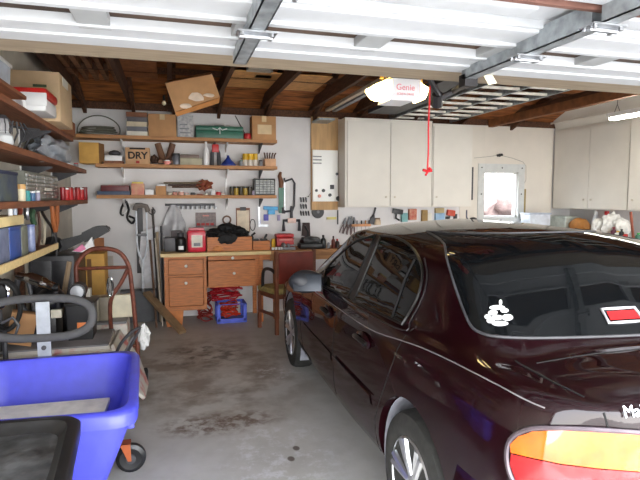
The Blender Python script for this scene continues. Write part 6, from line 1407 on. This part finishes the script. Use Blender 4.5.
a = yp(152, 235, 6.9); tag(MB().tube([(a[0]+.10*math.cos(q), 6.99, a[1]-.10+.12*math.sin(q)) for q in [math.radians(v) for v in range(100, 261, 16)]], .012).out('wooden_hook', mat('tan hook', (196, 150, 96), .6)), 'curved tan wooden hook hanging behind the poles', 'hook')
c0_ = gp(181, 334); P0 = Vector((c0_[0]+.02, c0_[1]-.05, .03)); P1 = Vector((-.30, 6.62, .40))
d = (P1-P0); L_ = d.length
b = MB(); b.box(-.045, .045, -.02, .02, 0, L_); M = d.to_track_quat('Z', 'Y').to_matrix().to_4x4(); bmesh.ops.transform(b.bm, matrix=Matrix.Translation(P0) @ M, verts=b.bm.verts)
tag(b.out('leaning_timber', mat('grey timber', (148, 122, 92), .7, var=.1), smooth=False), 'grey brown timber beam lying slanted on the floor at the foot of the workbench', 'timber')
tag(MB().box(-.62, -.15, 6.80, 6.97, 0, .40, .01).out('dark_tub', mat('ash grey tub', (92, 94, 98), .6)), 'ash grey box on the floor under the crutch', 'box')

t = T('garden_hose', 'black rubber hose coil standing at the left photo edge behind the padded handle', 'hose', (-1.03, 3.72, 0))
MB().tube([(-1.04+.10*math.cos(a)*(1-.002*i), 3.70+.0012*i, .86+.16*math.sin(a)) for i, a in enumerate([2*PI*k/24 for k in range(73)])], .014).out('coil', BLACKR, t); MB().tube([(-1.04, 3.72, .70), (-1.04, 3.72, .0)], .016).out('stand', DGREY, t)
t = T('grinder', 'black and steel bench grinder on the cart beside the engine', 'grinder', (-.66, 4.18, .8))
MB().lathe((-.66, 4.12, .875), [(.001, -.05), (.055, -.045), (.06, 0), (.055, .07), (.001, .075)], 20, 'y').out('motor', BLACK, t); MB().lathe((-.66, 4.06, .875), [(.001, -.01), (.045, -.008), (.045, .01), (.001, .012)], 20, 'y').out('wheel', STEEL, t); MB().box(-.70, -.62, 4.08, 4.2, .8005, .83, .004).out('foot', BLACK, t)
# ---------------------------------------------------------------- light
W = bpy.data.worlds.new('sky'); bpy.context.scene.world = W; W.use_nodes = True
nt = W.node_tree; bg = nt.nodes['Background']
tc = nt.nodes.new('ShaderNodeTexCoord'); sx = nt.nodes.new('ShaderNodeSeparateXYZ'); nt.links.new(tc.outputs['Generated'], sx.inputs[0])
cr = nt.nodes.new('ShaderNodeValToRGB'); nt.links.new(sx.outputs['Z'], cr.inputs[0])
cr.color_ramp.elements[0].position = 0; cr.color_ramp.elements[0].color = (1, .99, .97, 1); cr.color_ramp.elements[1].position = .6; cr.color_ramp.elements[1].color = (.80, .88, 1, 1)
nt.links.new(cr.outputs[0], bg.inputs[0]); bg.inputs[1].default_value = 8
def light(kind, name, loc, energy, color=(1, 1, 1), size=.1, rot=(0, 0, 0), size_y=None):
    l = bpy.data.lights.new(name, kind); o = bpy.data.objects.new(name, l); COL.objects.link(o); o.location = loc; o.rotation_euler = rot
    l.energy = energy; l.color = color
    if kind == 'AREA':
        l.size = size
        if size_y: l.shape = 'RECTANGLE'; l.size_y = size_y
    elif kind == 'POINT': l.shadow_soft_size = size
    elif kind == 'SUN': l.angle = math.radians(1)
    return o
light('SUN', 'sun', (0, -5, 8), 5.0, (1, .96, .90), rot=(math.radians(55.5), 0, math.radians(-12)))
po = light('AREA', 'opening_portal', ((OX0+OX1)/2, YF-.2, OZ/2), 1, size=OX1-OX0, rot=(PI/2, 0, 0), size_y=OZ); po.data.cycles.is_portal = True
sc = bpy.context.scene
sc.view_settings.view_transform = 'Standard'; sc.view_settings.look = 'None'; sc.view_settings.gamma = 1; sc.view_settings.exposure = .9; sc.view_settings.use_curve_mapping = False
